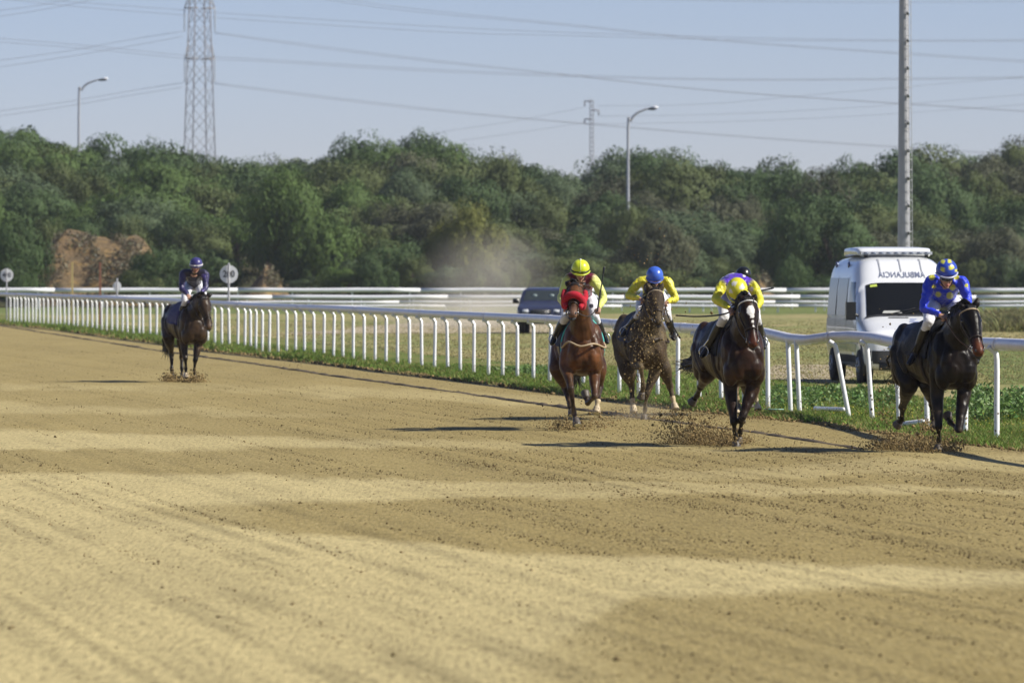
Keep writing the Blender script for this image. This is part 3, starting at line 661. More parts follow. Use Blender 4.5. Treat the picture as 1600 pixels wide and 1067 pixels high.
def pick(px, row):
    r = rnd.random()
    if row == 0 and px < 700: ch = ['dark green', 'dark green', 'olive green', 'bright green']
    elif px < 250: ch = ['dark green', 'olive green', 'grey-green', 'bright green']
    elif px < 600: ch = ['dark green', 'bright green', 'grey-green', 'olive green']
    elif px < 1100: ch = ['grey-green', 'dark green', 'olive green', 'grey-green', 'olive green', 'brownish']
    else: ch = ['dark green', 'grey-green', 'olive green', 'brownish', 'dark green']
    return rnd.choice(ch)
rows = [(600, 0, 46, 120, 'on the skyline'), (580, 14, 66, 140, 'just below the skyline'), (558, 34, 80, 135, 'in the upper wood'), (535, 62, 84, 135, 'halfway up the wood'), (512, 92, 84, 130, 'in the mid wood'),
        (492, 122, 80, 120, 'in the lower wood'), (472, 152, 70, 105, 'near the wood foot'), (456, 188, 56, 75, 'at the wood foot')]
for ri, (Z, dy, step, wpx, rn) in enumerate(rows):
    x = -70 + rnd.uniform(0, 40)
    while x < 1680:
        yt = skyY(x) + dy * (1 if ri else 1)
        if ri: yt = skyY(x) * .55 + 225 * .45 + dy + rnd.gauss(0, 9)
        if ri == 0: yt += rnd.uniform(0, 10)
        zz = Z + rnd.uniform(-8, 8)
        skip = any(a - 12 < x < b + 12 and zz < 500 and yt > yb - 75 for a, b, yb in BANKS)
        w = wpx * rnd.uniform(.7, 1.55); yt += rnd.gauss(0, 5) if ri else 0
        if yt < skyY(x) + 6 and ri: yt = skyY(x) + 8
        yt = min(yt, 432)
        if not skip and not (1245 < x < 1275 and ri < 2): add_tree(x, zz, yt, w, pick(x, ri), rn)
        x += step * rnd.uniform(.7, 1.2)
for px, yt, w, lf in ((735, 318, 90, 'yellow-green'), (700, 345, 60, 'yellow-green'), (450, 265, 60, 'bright green'), (1030, 335, 120, 'brownish'), (1560, 350, 120, 'brownish'), (1300, 330, 150, 'dark green'), (1240, 300, 70, 'dark green'),
                     (25, 330, 90, 'dark green'), (15, 380, 80, 'dark green'), (30, 410, 70, 'dark green'), (255, 375, 120, 'dark green'), (225, 415, 90, 'olive green'), (330, 385, 130, 'dark green'), (352, 402, 45, 'dark green'), (470, 395, 50, 'olive green'), (455, 360, 90, 'dark green'), (75, 345, 60, 'olive green'), (130, 338, 80, 'dark green'), (195, 345, 70, 'olive green'), (1150, 405, 70, 'olive green'), (1235, 400, 60, 'dark green'), (1195, 385, 60, 'dark green'), (500, 310, 130, 'bright green'), (590, 360, 110, 'olive green')):
    add_tree(px, (444.5 if (px, yt) in ((30, 410), (25, 330), (15, 380), (255, 375), (225, 415), (1150, 405), (1235, 400)) else 464) + rnd.uniform(-1, 1), yt, w, lf, 'standing out low')
# ------------------------------------------------------------------ haze
bb = B(); bb.box((0, 320, 26), (420, 720, 54)); hz_ = bb.build('haze', None, smooth=False); hm_ = bpy.data.materials.new('haze'); hm_.use_nodes = True
hn = hm_.node_tree; hn.nodes.remove(hn.nodes['Principled BSDF']); hv = hn.nodes.new('ShaderNodeVolumePrincipled'); hv.inputs['Color'].default_value = (.80, .86, 1.0, 1); hv.inputs['Density'].default_value = .00009
hv.inputs['Anisotropy'].default_value = .2; hn.links.new(hv.outputs[0], hn.nodes['Material Output'].inputs['Volume']); hz_.data.materials.clear(); hz_.data.materials.append(hm_); tag(hz_, 'thin haze in the air over the track', kind='stuff')
add_tree(984, 482, 316, 95, 'olive green', 'hiding the lamp foot')
# ------------------------------------------------------------------ street lamps, mast, pylons, wires
M['lampgrey'] = mat('lamp_grey', (.42, .43, .45), rough=.5, metal=.2)
M['lamphead'] = mat('lamp_head', (.10, .11, .11), rough=.4)
def lamp(px, py_top, px_head, Z, label, flip=1):
    gz = float(hillH(np.array((px - CX) / F * Z), np.array(Z))); zt = HC + (HY - py_top) / F * Z; xr = (px_head - px) / F * Z
    t = empty('street_lamp', ((px - CX) / F * Z, Z, gz - .2)); tag(t, label, 'street lamp', 'street lamps above the wood'); h = zt - gz + .2
    bb = B(); bb.chain([(0, 0, 0), (0, 0, h - 1.6), (xr * .08, 0, h - .95), (xr * .28, 0, h - .42), (xr * .62, 0, h - .10), (xr * .8, 0, h - .05)], [.13, .095, .09, .085, .07, .06], 10, 4); bb.build('pole', M['lampgrey'], t)
    b2 = B(); b2.chain([(xr * .68, 0, h - .08), (xr * .8, 0, h - .06), (xr * .95, 0, h - .04), (xr * 1.03, 0, h - .02)], [.06, .15, .17, .08], 10, 3, flat=.7); hd = b2.build('lamp_head', M['lamphead'], t)
    b3 = B(); b3.ell((xr * .97, -.02, h + .03), .22, .15, .12); b3.build('cover', M['disc'], hd)
lamp(123.5, 124, 166, 588, 'curved grey street lamp above the trees left of the lattice pylon')
lamp(981.5, 169, 1025, 495, 'curved grey street lamp in the trees right of the small far mast')
t = empty('lighting_mast', ((1412.5 - CX) / F * 205, 205, 0)); tag(t, 'tall tapering grey mast with ladder behind the ambulance', 'mast')
bb = B(); bb.chain([(0, 0, 0), (0, 0, 3.2), (0, 0, 10.5), (0, 0, 16)], [.20, .185, .14, .11], 16, 1, ends=False); bb.build('pole', mat('mast_steel', (.40, .40, .42), rough=.5, metal=.25, noise_amt=.12, noise_scale=2), t)
lad = B(); r_at = lambda z: .20 - .09 * z / 16
lad.chain([(r_at(0) + .05, -.1, .6), (r_at(15) + .05, -.1, 15)], .012, 5, 1); lad.chain([(r_at(0) - .10, -.21, .6), (r_at(15) - .1, -.16, 15)], .010, 5, 1); lad.build('ladder', M['lampgrey'], t)
z = 1.0
rg = B(); rg.chain([(-.10, -.02, 0), (.045, .01, 0)], .010, 5, 1); rgm = rg.mesh('rung'); rgm.materials.append(M['lampgrey'])
while z < 14.5:
    link_mesh('rung', rgm, None, t, (r_at(z), -.17, z)); z += .30
z = .95; bkt = B(); bkt.box((0, 0, 0), (.07, .07, .09)); bm_ = bkt.mesh('bracket'); bm_.materials.append(M['lamphead'])
while z < 14.5:
    link_mesh('bracket', bm_, None, t, (r_at(z) - .045, -.19, z)); z += .80

M['steel'] = mat('pylon_steel', (.20, .19, .20), rough=.6, metal=.3)
M['arm'] = mat('pylon_arm_steel', (.42, .36, .30), rough=.6, metal=.2)
def strut(bb, a, b, r=.05): bb.chain([a, b], r, 4, 1, ends=False)
Zp = 1000; Xp = (312 - CX) / F * Zp
pyl = empty('lattice_pylon', (Xp, Zp, 0)); tag(pyl, 'tall lattice pylon with hanging insulators rising over the left trees', 'pylon')
pyl.rotation_euler = (0, 0, math.radians(24))
def hwz(z): return np.interp(z, [0, 20, 46, 60], [2.2, 1.75, 1.0, .75])
legs = [(-1, -1), (1, -1), (1, 1), (-1, 1)]
for sx, sy in legs:
    bb = B(); strut(bb, (sx * hwz(0), sy * hwz(0), -.5), (sx * hwz(46), sy * hwz(46), 46), .085); bb.build('leg', M['steel'], pyl)
z = 6.0
while z < 45:
    dz = 2.3 * hwz(z) * .9; z2 = z + dz
    for i in range(4):
        a, b = legs[i], legs[(i + 1) % 4]; bb = B(); w1, w2 = hwz(z), hwz(z2)
        strut(bb, (a[0] * w1, a[1] * w1, z), (b[0] * w2, b[1] * w2, z2), .036); bb.build('brace', M['steel'], pyl)
        bb = B(); strut(bb, (b[0] * w1, b[1] * w1, z), (a[0] * w2, a[1] * w2, z2), .036); bb.build('brace', M['steel'], pyl)
    z = z2
for za, L_ in ((34.6, 2.15), (40.0 + 1.25, 2.2)):
    za_ = HC + (HY - {34.6: 92, 41.25: 13}[za]) / F * Zp
    for s in (-1, 1):
        bb = B(); e = V3((s * L_, -s * .3, za_))
        for yy in (-1, 1):
            w = hwz(za_); strut(bb, (s * w * .6, yy * w, za_), e, .07); strut(bb, (s * w * .9, yy * w * .8, za_ + 2.6), e, .05)
        bb.build('cross_arm', M['arm'], pyl)
        ib = B(); ib.chain([e, e - V3((0, 0, 3.3))], .07, 6, 1)
        for k in range(12): ib.ell(e - V3((0, 0, .5 + k * .2)), .13, .13, .05, n=6)
        ib.build('insulator', M['lampgrey'], pyl)
Zm = 1400; t = empty('power_mast', ((924.5 - CX) / F * Zm, Zm, 0)); tag(t, 'small thin power mast with three short arms left of the right street lamp', 'mast')
zz_ = lambda y: HC + (HY - y) / F * Zm; px_m = Zm / F
for sx in (-1, 1):
    for sy in (-1, 1):
        bb = B(); strut(bb, (sx * .42, sy * .42, 0), (sx * .3, sy * .3, zz_(158)), .07); bb.build('leg', M['steel'], t)
z = 8.0; br = B()
while z < zz_(160): strut(br, (-.4, -.4, z), (.4, -.4, z + .8), .04); strut(br, (.4, -.4, z), (-.4, -.4, z + .8), .04); z += .9
br.build('brace', M['steel'], t)
for y, dx in ((158.5, -11), (172.5, 11), (186.5, -11)):
    bb = B(); strut(bb, (0, 0, zz_(y)), (dx * px_m, 0, zz_(y)), .12); strut(bb, (dx * px_m, 0, zz_(y)), (dx * px_m, 0, zz_(y + 8)), .12); bb.build('arm', M['steel'], t)
M['wire'] = mat('cable', (.34, .35, .39), rough=.6)
def wire(pts, Z, label, r=.028):
    q = [W(x, y, Z if not isinstance(Z, tuple) else Z[0] + (Z[1] - Z[0]) * i / (len(pts) - 1)) for i, (x, y) in enumerate(pts)]
    c = q[0].copy(); bb = B(); bb.chain([p - c for p in q], r * (Z if not isinstance(Z, tuple) else sum(Z) / 2) / 1000, 4, 6, ends=False)
    o = bb.build('power_line', M['wire'], loc=c); tag(o, label, 'power line', 'overhead power lines')
wire([(490, -3), (640, 18), (880, 40), (1150, 67), (1600, 98), (1700, 104)], 1000, 'power line entering at the top centre and sloping to the right edge')
wire([(500, -6), (650, 14.5), (890, 38.5), (1160, 65.5), (1600, 95), (1700, 101)], 1010, 'twin just above the line sloping from top centre to the right edge')
wire([(20, -3), (285, 16), (400, 24.5), (700, 43), (880, 51), (1150, 59), (1400, 63), (1700, 62)], 1050, 'upper of the two lines crossing behind the top of the pylon')
wire([(-60, -8), (110, 10), (285, 24), (400, 32.5), (700, 51), (880, 56), (1150, 63), (1400, 65), (1700, 65)], 1060, 'lower of the two lines crossing behind the top of the pylon')
wire([(335, 51), (450, 66), (640, 90), (880, 116), (1150, 144), (1600, 173.5), (1700, 179)], 1000, 'line from the upper right insulator sloping across the mast')
wire([(335, 52.5), (450, 69), (640, 93), (880, 118), (1150, 145.5), (1600, 175), (1700, 181)], 1004, 'lower twin of the line from the upper right insulator')
wire([(288, 49), (200, 63), (100, 81), (-40, 100)], 1000, 'line from the upper left insulator falling to the left edge')
wire([(288, 57), (200, 73), (100, 90), (-40, 111)], 1010, 'lower twin of the line from the upper left insulator')
wire([(335, 129.5), (500, 150), (700, 173), (880, 190), (1150, 212), (1400, 229), (1700, 247)], 1000, 'line from the lower right insulator dipping towards the right trees')
wire([(335, 131.5), (500, 153), (700, 175.5), (880, 191.5), (1150, 214), (1400, 231), (1700, 250)], 1004, 'lower twin of the line from the lower right insulator')
wire([(289, 129), (200, 143), (100, 160), (-40, 179)], 1000, 'line from the lower left insulator falling to the left edge')
wire([(289, 136), (200, 150), (100, 167), (-40, 187)], 1010, 'lower twin of the line from the lower left insulator')
wire([(-40, 57), (150, 73), (290, 87), (400, 92.5), (640, 107), (880, 117), (1195, 124), (1700, 119)], 1060, 'nearly level line crossing the pylon at its lower cross arm')
wire([(-40, 63), (150, 78), (290, 92), (400, 96), (640, 110.5), (880, 120), (1195, 126), (1700, 122)], 1066, 'lower twin of the nearly level line crossing the pylon')
wire([(-20, 19), (60, 9), (120, -3)], 1000, 'short line across the top left corner'); wire([(-20, 29), (70, 15), (160, -3)], 1000, 'lower short line across the top left corner')
wire([(880, -3), (1200, 3), (1450, 4), (1700, 2)], 1100, 'line grazing the top edge right of centre', .026)
wire([(935, 166), (1100, 163), (1300, 146), (1700, 112)], 1400, 'faint line from the top arm of the small mast', .022); wire([(935, 182), (1150, 178), (1400, 164), (1700, 140)], 1400, 'faint line from the middle arm of the small mast', .022)
wire([(913, 194), (1150, 190), (1400, 178), (1700, 156)], 1400, 'faint line from the lowest arm of the small mast', .022)
wire([(913, 168), (800, 190), (690, 206)], 1400, 'faint line left of the small mast falling to the skyline', .022); wire([(913, 192), (820, 206), (720, 220)], 1400, 'lower faint line left of the small mast', .022)

# ------------------------------------------------------------------ vehicles
M['vwhite'] = mat('white_car_paint', (.78, .79, .80), rough=.22, coat=.6, noise_amt=.05, noise_scale=2)
M['vblue'] = mat('blue_car_paint', (.030, .036, .075), rough=.4, coat=.4, noise_amt=.25, noise_scale=2)
M['glass'] = mat('dark_glass', (.008, .009, .010), rough=.06, spec=.25)
M['glass2'] = mat('side_glass', (.035, .045, .05), rough=.1, spec=.3)
M['trim'] = mat('dark_trim', (.03, .03, .033), rough=.6)
M['tyre'] = mat('tyre', (.02, .02, .021), rough=.85)
M['alloy'] = mat('wheel_rim', (.30, .30, .31), rough=.4, metal=.6)
M['lampglass'] = mat('lamp_glass', (.55, .57, .60), rough=.1, coat=1)
M['dashm'] = mat('pale_paper', (.45, .45, .42), rough=.6)
M['stripe'] = mat('blue_grey_band', (.10, .13, .20), rough=.3, coat=.4)
M['sideblue'] = mat('silver_side', (.20, .235, .30), rough=.22, coat=.5, noise_amt=.2, noise_scale=1.5)
M['vest'] = mat('green_vest', (.05, .35, .08), rough=.7)
class Veh:
    def __init__(s, prof, nexp=7.0, tum=.13, tz=1.0, H=2.5):
        s.p = np.array(prof, float); s.n = nexp; s.tum = tum; s.tz = tz; s.H = H       # rows: x, half width, z bottom, z top
    def at(s, x):
        q = s.p; xs = -q[:, 0]; return [float(np.interp(-x, xs, q[:, k])) for k in (1, 2, 3)]
    def T(s, z): return 1 - s.tum * max(0, (z - s.tz) / (s.H - s.tz)) ** 1.3
    def ring(s, x, n=44):
        hw, zb, zt = s.at(x); zc, h = (zb + zt) / 2, (zt - zb) / 2; out = []
        for k in range(n):
            th = 2 * math.pi * (k + .5) / n; c, q = math.cos(th), math.sin(th)
            y = hw * math.copysign(abs(c) ** (2 / s.n), c); z = zc + h * math.copysign(abs(q) ** (2 / s.n), q); out.append(V3((x, y * s.T(z), z)))
        return out
    def body(s, xs, n=44):
        vs = []; 
        for x in xs: vs += s.ring(x, n)
        fs = [(i * n + k, (i + 1) * n + k, (i + 1) * n + (k + 1) % n, i * n + (k + 1) % n) for i in range(len(xs) - 1) for k in range(n)]
        fs.append(tuple(range(n))); o = (len(xs) - 1) * n; fs.append(tuple(range(o + n - 1, o - 1, -1)))
        bb = B(); bb.add(vs, fs); return bb
    def top(s, x, y, off=0):
        hw, zb, zt = s.at(x); zc, h = (zb + zt) / 2, (zt - zb) / 2; yy = min(.999, abs(y) / (hw * s.T(zt))); z = zc + h * (1 - yy ** s.n) ** (1 / s.n)
        e = .03; za = s.at(x + e)[2]; zb_ = s.at(x - e)[2]; nx = -(za - zb_) / (2 * e); nrm = V3((nx, 0, 1)).normalized(); return V3((x, y, z)) + nrm * off
    def side(s, x, z, sgn, off=0):
        hw, zb, zt = s.at(x); zc, h = (zb + zt) / 2, (zt - zb) / 2; q = min(.999, abs(z - zc) / h); y = hw * (1 - q ** s.n) ** (1 / s.n) * s.T(z); return V3((x, sgn * (y + off), z))
def patch(fn, corners, nu=10, nv=10, rnd_c=.0):
    """bilinear patch of (a,b) corners mapped by fn; two-sided thin"""
    c0, c1, c2, c3 = corners; vs = []
    for j in range(nv + 1):
        v = j / nv
        for i in range(nu + 1):
            u_ = i / nu; a = (c0[0] * (1 - u_) + c1[0] * u_) * (1 - v) + (c3[0] * (1 - u_) + c2[0] * u_) * v; b = (c0[1] * (1 - u_) + c1[1] * u_) * (1 - v) + (c3[1] * (1 - u_) + c2[1] * u_) * v
            vs.append(fn(a, b))
    w = nu + 1; fs = [(j * w + i, j * w + i + 1, (j + 1) * w + i + 1, (j + 1) * w + i) for j in range(nv) for i in range(nu)]
    bb = B(); bb.add(vs, fs); return bb
def wheel(parent, x, y, r=.34, w=.22):
    bb = B(); q = [(-w / 2, r * .62), (-w / 2, r * .93), (-w * .36, r), (w * .36, r), (w / 2, r * .93), (w / 2, r * .62)]
    rings = [(V3((x, y + a, r)), V3((1, 0, 0)), V3((0, 0, 1)), rr, rr, (1, 1, 1)) for a, rr in q]; bb.loft(rings, 28); o = bb.build('wheel', M['tyre'], parent)
    b2 = B(); s = 1 if y > 0 else -1
    b2.loft([(V3((x, y + s * (w / 2 - .02), r)), V3((1, 0, 0)), V3((0, 0, 1)), r * .58, r * .58, (1, 1, 1)), (V3((x, y + s * (w / 2 + .012), r)), V3((1, 0, 0)), V3((0, 0, 1)), r * .5, r * .5, (1, 1, 1))], 20)
    for k in range(6):
        a = k * math.pi / 3; b2.box((x + math.cos(a) * r * .3, y + s * (w / 2 + .02), r + math.sin(a) * r * .3), (r * .42, .02, .05), Matrix.Rotation(-a, 3, 'Y'))
    b2.build('rim', M['alloy'], o)
def lens_at(name, parent, c, ry, rz, m, depth=.03, n=20, lean=0):
    bb = B(); bb.loft([(V3(c) - V3((depth, 0, 0)), V3((0, 1, 0)), V3((lean, 0, 1)).normalized(), ry, rz, (1, 1, 1)), (V3(c), V3((0, 1, 0)), V3((lean, 0, 1)).normalized(), ry * .96, rz * .96, (1, 1, 1))], n, pw=.6); return bb.build(name, m, parent)

# ambulance; local +x forward
van = Veh(nexp=5.6, prof=[(0, .80, .34, .86), (-.04, .90, .29, .98), (-.14, .97, .26, 1.06), (-.35, 1.01, .25, 1.13), (-.9, 1.03, .25, 1.31), (-1.02, 1.03, .25, 1.34), (-1.72, 1.03, .25, 2.02), (-1.86, 1.03, .25, 2.15), (-2.25, 1.03, .25, 2.45), (-2.6, 1.03, .25, 2.53), (-3.6, 1.03, .25, 2.54), (-5.3, 1.03, .28, 2.52), (-5.5, .98, .34, 2.42)], H=2.54)
vZ = 139.5; th = math.radians(5.8)
amb = empty('ambulance', ((1432 - CX) / F * vZ, vZ, 0)); amb.rotation_euler = (0, 0, -math.pi / 2 + th)
tag(amb, 'white high-roofed ambulance van driving on the infield behind the rail', 'ambulance')
xs = sorted(set([0, -.02, -.04, -.09, -.14, -.24, -.35, -.5, -.7, -.9, -.96, -1.02] + [-1.02 - .1 * k for k in range(8)] + [-1.72, -1.79, -1.86, -1.98, -2.1, -2.22, -2.35, -2.55, -2.75, -3.1, -3.6, -4.2, -4.8, -5.3, -5.4, -5.5]), reverse=True)
van.body(xs).build('body', M['vwhite'], amb)
wsb = patch(lambda x, y: van.top(x, y, .008), [(-1.03, -.84), (-1.03, .84), (-1.70, .76), (-1.70, -.76)], 14, 10).build('windshield', M['glass'], amb)
patch(lambda x, y: van.top(x, y, .014), [(-.99, -.88), (-.99, .88), (-1.045, .87), (-1.045, -.87)], 14, 2).build('cowl', M['trim'], amb)
for s in (-1, 1): bb = B(); bb.chain([van.top(-1.03, s * .1 - .3, .03), van.top(-1.16, s * .1 + .25, .03)], .010, 5, 1); bb.build('wiper', M['black'], wsb)
bb = B(); c = van.top(-1.20, -.35, .02)
patch(lambda x, y: van.top(x, y, .016), [(-1.07, -.52), (-1.07, -.12), (-1.12, -.16), (-1.12, -.48)], 4, 2).build('paper', M['dashm'], wsb)
patch(lambda x, y: van.top(x, y, .016), [(-1.62, -.68), (-1.62, -.54), (-1.67, -.54), (-1.67, -.68)], 2, 2).build('sticker', mat('yellow_green_sticker', (.5, .6, .1), rough=.5), wsb)
patch(lambda x, y: van.top(x, y, .015), [(-1.12, .34), (-1.12, .56), (-1.34, .5), (-1.34, .36)], 3, 3).build('driver_vest', M['vest'], wsb)
for k in (-.42, 0, .42):
    patch(lambda x, y: van.top(x, y, .010), [(-1.95, k - .012), (-1.95, k + .012), (-2.36, k + .012), (-2.36, k - .012)], 1, 5).build('roof_groove', M['lampgrey'], amb)
# hood vent, crest, headlights, grille, bumper
patch(lambda x, y: van.top(x, y, .008), [(-.86, -.42), (-.86, -.02), (-.91, -.02), (-.91, -.42)], 6, 1).build('hood_vent', M['trim'], amb)
for k, (a, b) in enumerate(((-.10, .10), (-.08, .02), (-.06, .08))):
    patch(lambda x, y: van.top(x, y, .008), [(-.62 - k * .08, a + .06), (-.62 - k * .08, b + .06), (-.65 - k * .08, b + .06), (-.65 - k * .08, a + .06)], 3, 1).build('crest_stroke', mat('crest_blue', (.25, .32, .6), rough=.4), amb)
gr = lens_at('grille', amb, (.012, 0, .90), .36, .085, M['trim'])
for k in range(3): bb = B(); bb.box((.02, 0, .86 + k * .04), (.015, .64, .010)); bb.build('grille_bar', M['alloy'], gr)
lens_at('badge', gr, (.035, 0, .92), .075, .035, M['stripe'])
def vf(y, z):                       # point on nose skin
    x = 0.0
    while x > -1.2:
        hw, zb, zt = van.at(x); zc, h = (zb + zt) / 2, (zt - zb) / 2
        if abs(y / (hw * van.T(z))) ** van.n + abs((z - zc) / h) ** van.n < 1: return V3((x + .012, y, z))
        x -= .01
    return V3((x, y, z))
for s in (-1, 1):
    patch(lambda y, z: vf(y, z), [(s * .52, .80), (s * .93, .86), (s * .955, 1.02), (s * .60, .93)], 8, 5).build('headlight', M['lampglass'], amb)
    bb = B(); c = vf(s * .66, .875); bb.ell(c + V3((.01, 0, 0)), .03, .065, .05); hl = mat('headlight_beam', (1, .9, .6)); 
    p_ = hl.node_tree.nodes['Principled BSDF']; p_.inputs['Emission Color'].default_value = (1, .78, .40, 1); p_.inputs['Emission Strength'].default_value = 1.6; bb.build('bulb', hl, amb)
    c = vf(s * .78, .885); bb = B(); bb.ell(c + V3((.01, 0, 0)), .02, .045, .035); bb.build('bulb', hl, amb)
patch(lambda y, z: vf(y, z) + V3((.012, 0, 0)), [(-.93, .40), (.93, .40), (.93, .66), (-.93, .66)], 20, 4).build('bumper', M['trim'], amb)
bb = B(); bb.box((.03, 0, .36), (.05, 1.5, .16)); bb.build('bumper_lip', M['trim'], amb)
bb = B(); bb.box((.045, 0, .52), (.012, .52, .11)); bb.build('number_plate', M['disc'], amb)
# side glass, doors, band
for s in (-1, 1):
    patch(lambda x, z: van.side(x, z, s, .006), [(-1.42, 1.32), (-2.42, 1.30), (-2.42, 2.02), (-1.98, 2.02)], 8, 6).build('door_window', M['glass'], amb)
    patch(lambda x, z: van.side(x, z, s, .006), [(-2.75, 1.34), (-4.0, 1.34), (-4.0, 2.1), (-2.75, 2.1)], 8, 6).build('side_window', M['glass2'], amb)
    patch(lambda x, z: van.side(x, z, s, .006), [(-4.15, 1.34), (-5.25, 1.34), (-5.25, 2.1), (-4.15, 2.1)], 8, 6).build('side_window', M['glass2'], amb)
    patch(lambda x, z: van.side(x, z, s, .004), [(-1.2, .62), (-5.35, .62), (-5.35, 1.28), (-1.25, 1.28)], 16, 6).build('side_panel', M['sideblue'], amb)
    patch(lambda x, z: van.side(x, z, s, .008), [(-1.0, .78), (-5.4, .78), (-5.4, .90), (-1.0, .90)], 16, 2).build('side_stripe', M['stripe'], amb)
    patch(lambda x, z: van.side(x, z, s, .010), [(-1.3, .30), (-3.9, .30), (-3.9, .56), (-1.3, .56)], 8, 2).build('sill', M['trim'], amb)
    for xx in (-2.58, -4.08):
        patch(lambda x, z: van.side(x, z, s, .009), [(xx, .5), (xx - .02, .5), (xx - .02, 2.15), (xx, 2.15)], 1, 8).build('door_seam', M['trim'], amb)
    for xx in (-.78, -4.45):
        bb = B(); c = van.side(xx, .42, s, -.05); bb.loft([(c, V3((1, 0, 0)), V3((0, 0, 1)), .46, .42, (1, 1, 1)), (c + V3((0, s * .065, 0)), V3((1, 0, 0)), V3((0, 0, 1)), .44, .40, (1, 1, 1))], 24); bb.build('wheel_arch', M['trim'], amb)
        wheel(amb, xx, s * .92, .345, .26)
    bb = B(); a = van.side(-1.22, 1.34, s, 0); e = a + V3((.02, s * .07, .04)); bb.chain([a, e], .03, 8, 1); mr_ = bb.build('mirror', M['black'], amb)
    bb = B(); bb.box(e + V3((0, s * .08, .06)), (.12, .20, .36)); bb.build('mirror_housing', M['black'], mr_, smooth=False)
    for xx in (-3.3, -5.0):
        c = van.side(xx, 2.36, s, .004); bb = B(); bb.loft([(c, V3((1, 0, 0)), V3((0, 0, 1)), .075, .075, (1, 1, 1)), (c + V3((0, s * .03, 0)), V3((1, 0, 0)), V3((0, 0, 1)), .06, .06, (1, 1, 1))], 14); bb.build('side_lamp', mat('blue_side_lamp', (.06, .08, .2), rough=.2), amb)
# roof unit and light bar
bb = B(); bb.loft([(V3((-2.75, 0, 2.56)), V3((0, 1, 0)), V3((0, 0, 1)), .70, .05, (1, 1, 1)), (V3((-2.98, 0, 2.63)), V3((0, 1, 0)), V3((0, 0, 1)), .76, .085, (1, 1, 1)), (V3((-4.6, 0, 2.63)), V3((0, 1, 0)), V3((0, 0, 1)), .76, .085, (1, 1, 1)), (V3((-4.8, 0, 2.56)), V3((0, 1, 0)), V3((0, 0, 1)), .7, .05, (1, 1, 1))], 20, 2, pw=.35); bb.build('roof_unit', M['vwhite'], amb)
bb = B(); bb.box((-2.62, .0, 2.60), (.20, 1.45, .06)); lbr = bb.build('light_bar', mat('light_bar_clear', (.50, .52, .56), rough=.2, coat=1), amb, smooth=False)
for s in (-.62, .62):
    b2 = B(); b2.box((-2.62, s, 2.545), (.1, .06, .06)); b2.build('mount', M['black'], lbr)
for k in range(9): b2 = B(); b2.box((-2.515, -.62 + k * .155, 2.60), (.012, .10, .03)); b2.build('light_cell', M['stripe'], lbr)
# mirrored lettering on the forehead of the van
cu = bpy.data.curves.new('txt', 'FONT'); cu.body = 'AMBULANCIA'; cu.size = .145; cu.align_x = 'CENTER'; cu.align_y = 'CENTER'; cu.offset = .0005; cu.space_character = 1.06
ob = bpy.data.objects.new('tmp', cu); col.objects.link(ob); dg = bpy.context.evaluated_depsgraph_get(); dg.update(); me = bpy.data.meshes.new_from_object(ob.evaluated_get(dg)); bpy.data.objects.remove(ob)
for v in me.vertices:
    u_, w_ = v.co.x, v.co.y; v.co = van.top(-1.87 - w_ * 1.35, -u_ , .012)       # seen from ahead the letters read reversed
me.materials.clear(); me.name = 'lettering'; link_mesh('lettering', me, mat('letter_grey', (.17, .19, .27), rough=.4), amb)

# blue four-wheel drive behind the dust
suv = Veh(nexp=9.0, tum=.16, tz=.95, H=1.67, prof=[(0, .70, .46, .80), (-.05, .80, .40, .92), (-.2, .87, .36, 1.0), (-.6, .89, .34, 1.06), (-1.15, .90, .34, 1.12), (-1.25, .90, .34, 1.18), (-1.75, .90, .34, 1.58), (-1.9, .90, .34, 1.64), (-2.6, .90, .34, 1.67), (-3.8, .90, .34, 1.65), (-4.2, .86, .4, 1.4)])
sZ = 255; car = empty('off_road_car', ((845 - CX) / F * sZ, sZ, 0)); car.rotation_euler = (0, 0, -math.pi / 2 + math.radians(-4))
tag(car, 'dark blue four-wheel-drive car raising dust behind the running rail', 'car')
suv.body(sorted(set([0, -.02, -.05, -.1, -.2, -.4, -.6, -.9, -1.15, -1.2, -1.25, -1.4, -1.55, -1.75, -1.82, -1.9, -2.2, -2.6, -3.2, -3.8, -4.0, -4.2]), reverse=True), 32).build('body', M['vblue'], car)
sw = patch(lambda x, y: suv.top(x, y, .01), [(-1.27, -.72), (-1.27, .72), (-1.72, .64), (-1.72, -.64)], 10, 6).build('windshield', M['glass2'], car)
for s in (-.32, .3): bb = B(); bb.ell(suv.top(-1.48, s, .0), .05, .10, .07); bb.build('glass_reflection', mat('pale_reflection', (.22, .28, .27), rough=.7), sw)  # pale green blobs standing in for reflections on the windshield
for s in (-1, 1):
    patch(lambda x, z: suv.side(x, z, s, .006), [(-1.6, 1.1), (-3.7, 1.1), (-3.7, 1.5), (-1.95, 1.5)], 8, 4).build('side_window', M['glass'], car)
    bb = B(); a = suv.side(-1.45, 1.12, s, 0); bb.box(a + V3((0, s * .13, .06)), (.1, .22, .17)); bb.build('mirror', M['black'], car)
    for xx in (-.75, -3.35): wheel(car, xx, s * .76, .36, .24)
    lens_at('headlight', car, (-.0, s * .56, .80), .12, .085, M['lampglass'], .04)
gg = lens_at('grille', car, (.01, 0, .80), .38, .08, M['trim'])
for k in range(3): bb = B(); bb.box((.02, 0, .76 + k * .04), (.012, .6, .012)); bb.build('grille_bar', M['alloy'], gg)
bb = B(); bb.box((.05, 0, .52), (.16, 1.66, .22)); bb.build('bumper', M['trim'], car)
bb = B(); bb.box((.14, 0, .52), (.012, .5, .11)); bb.build('number_plate', M['disc'], car)

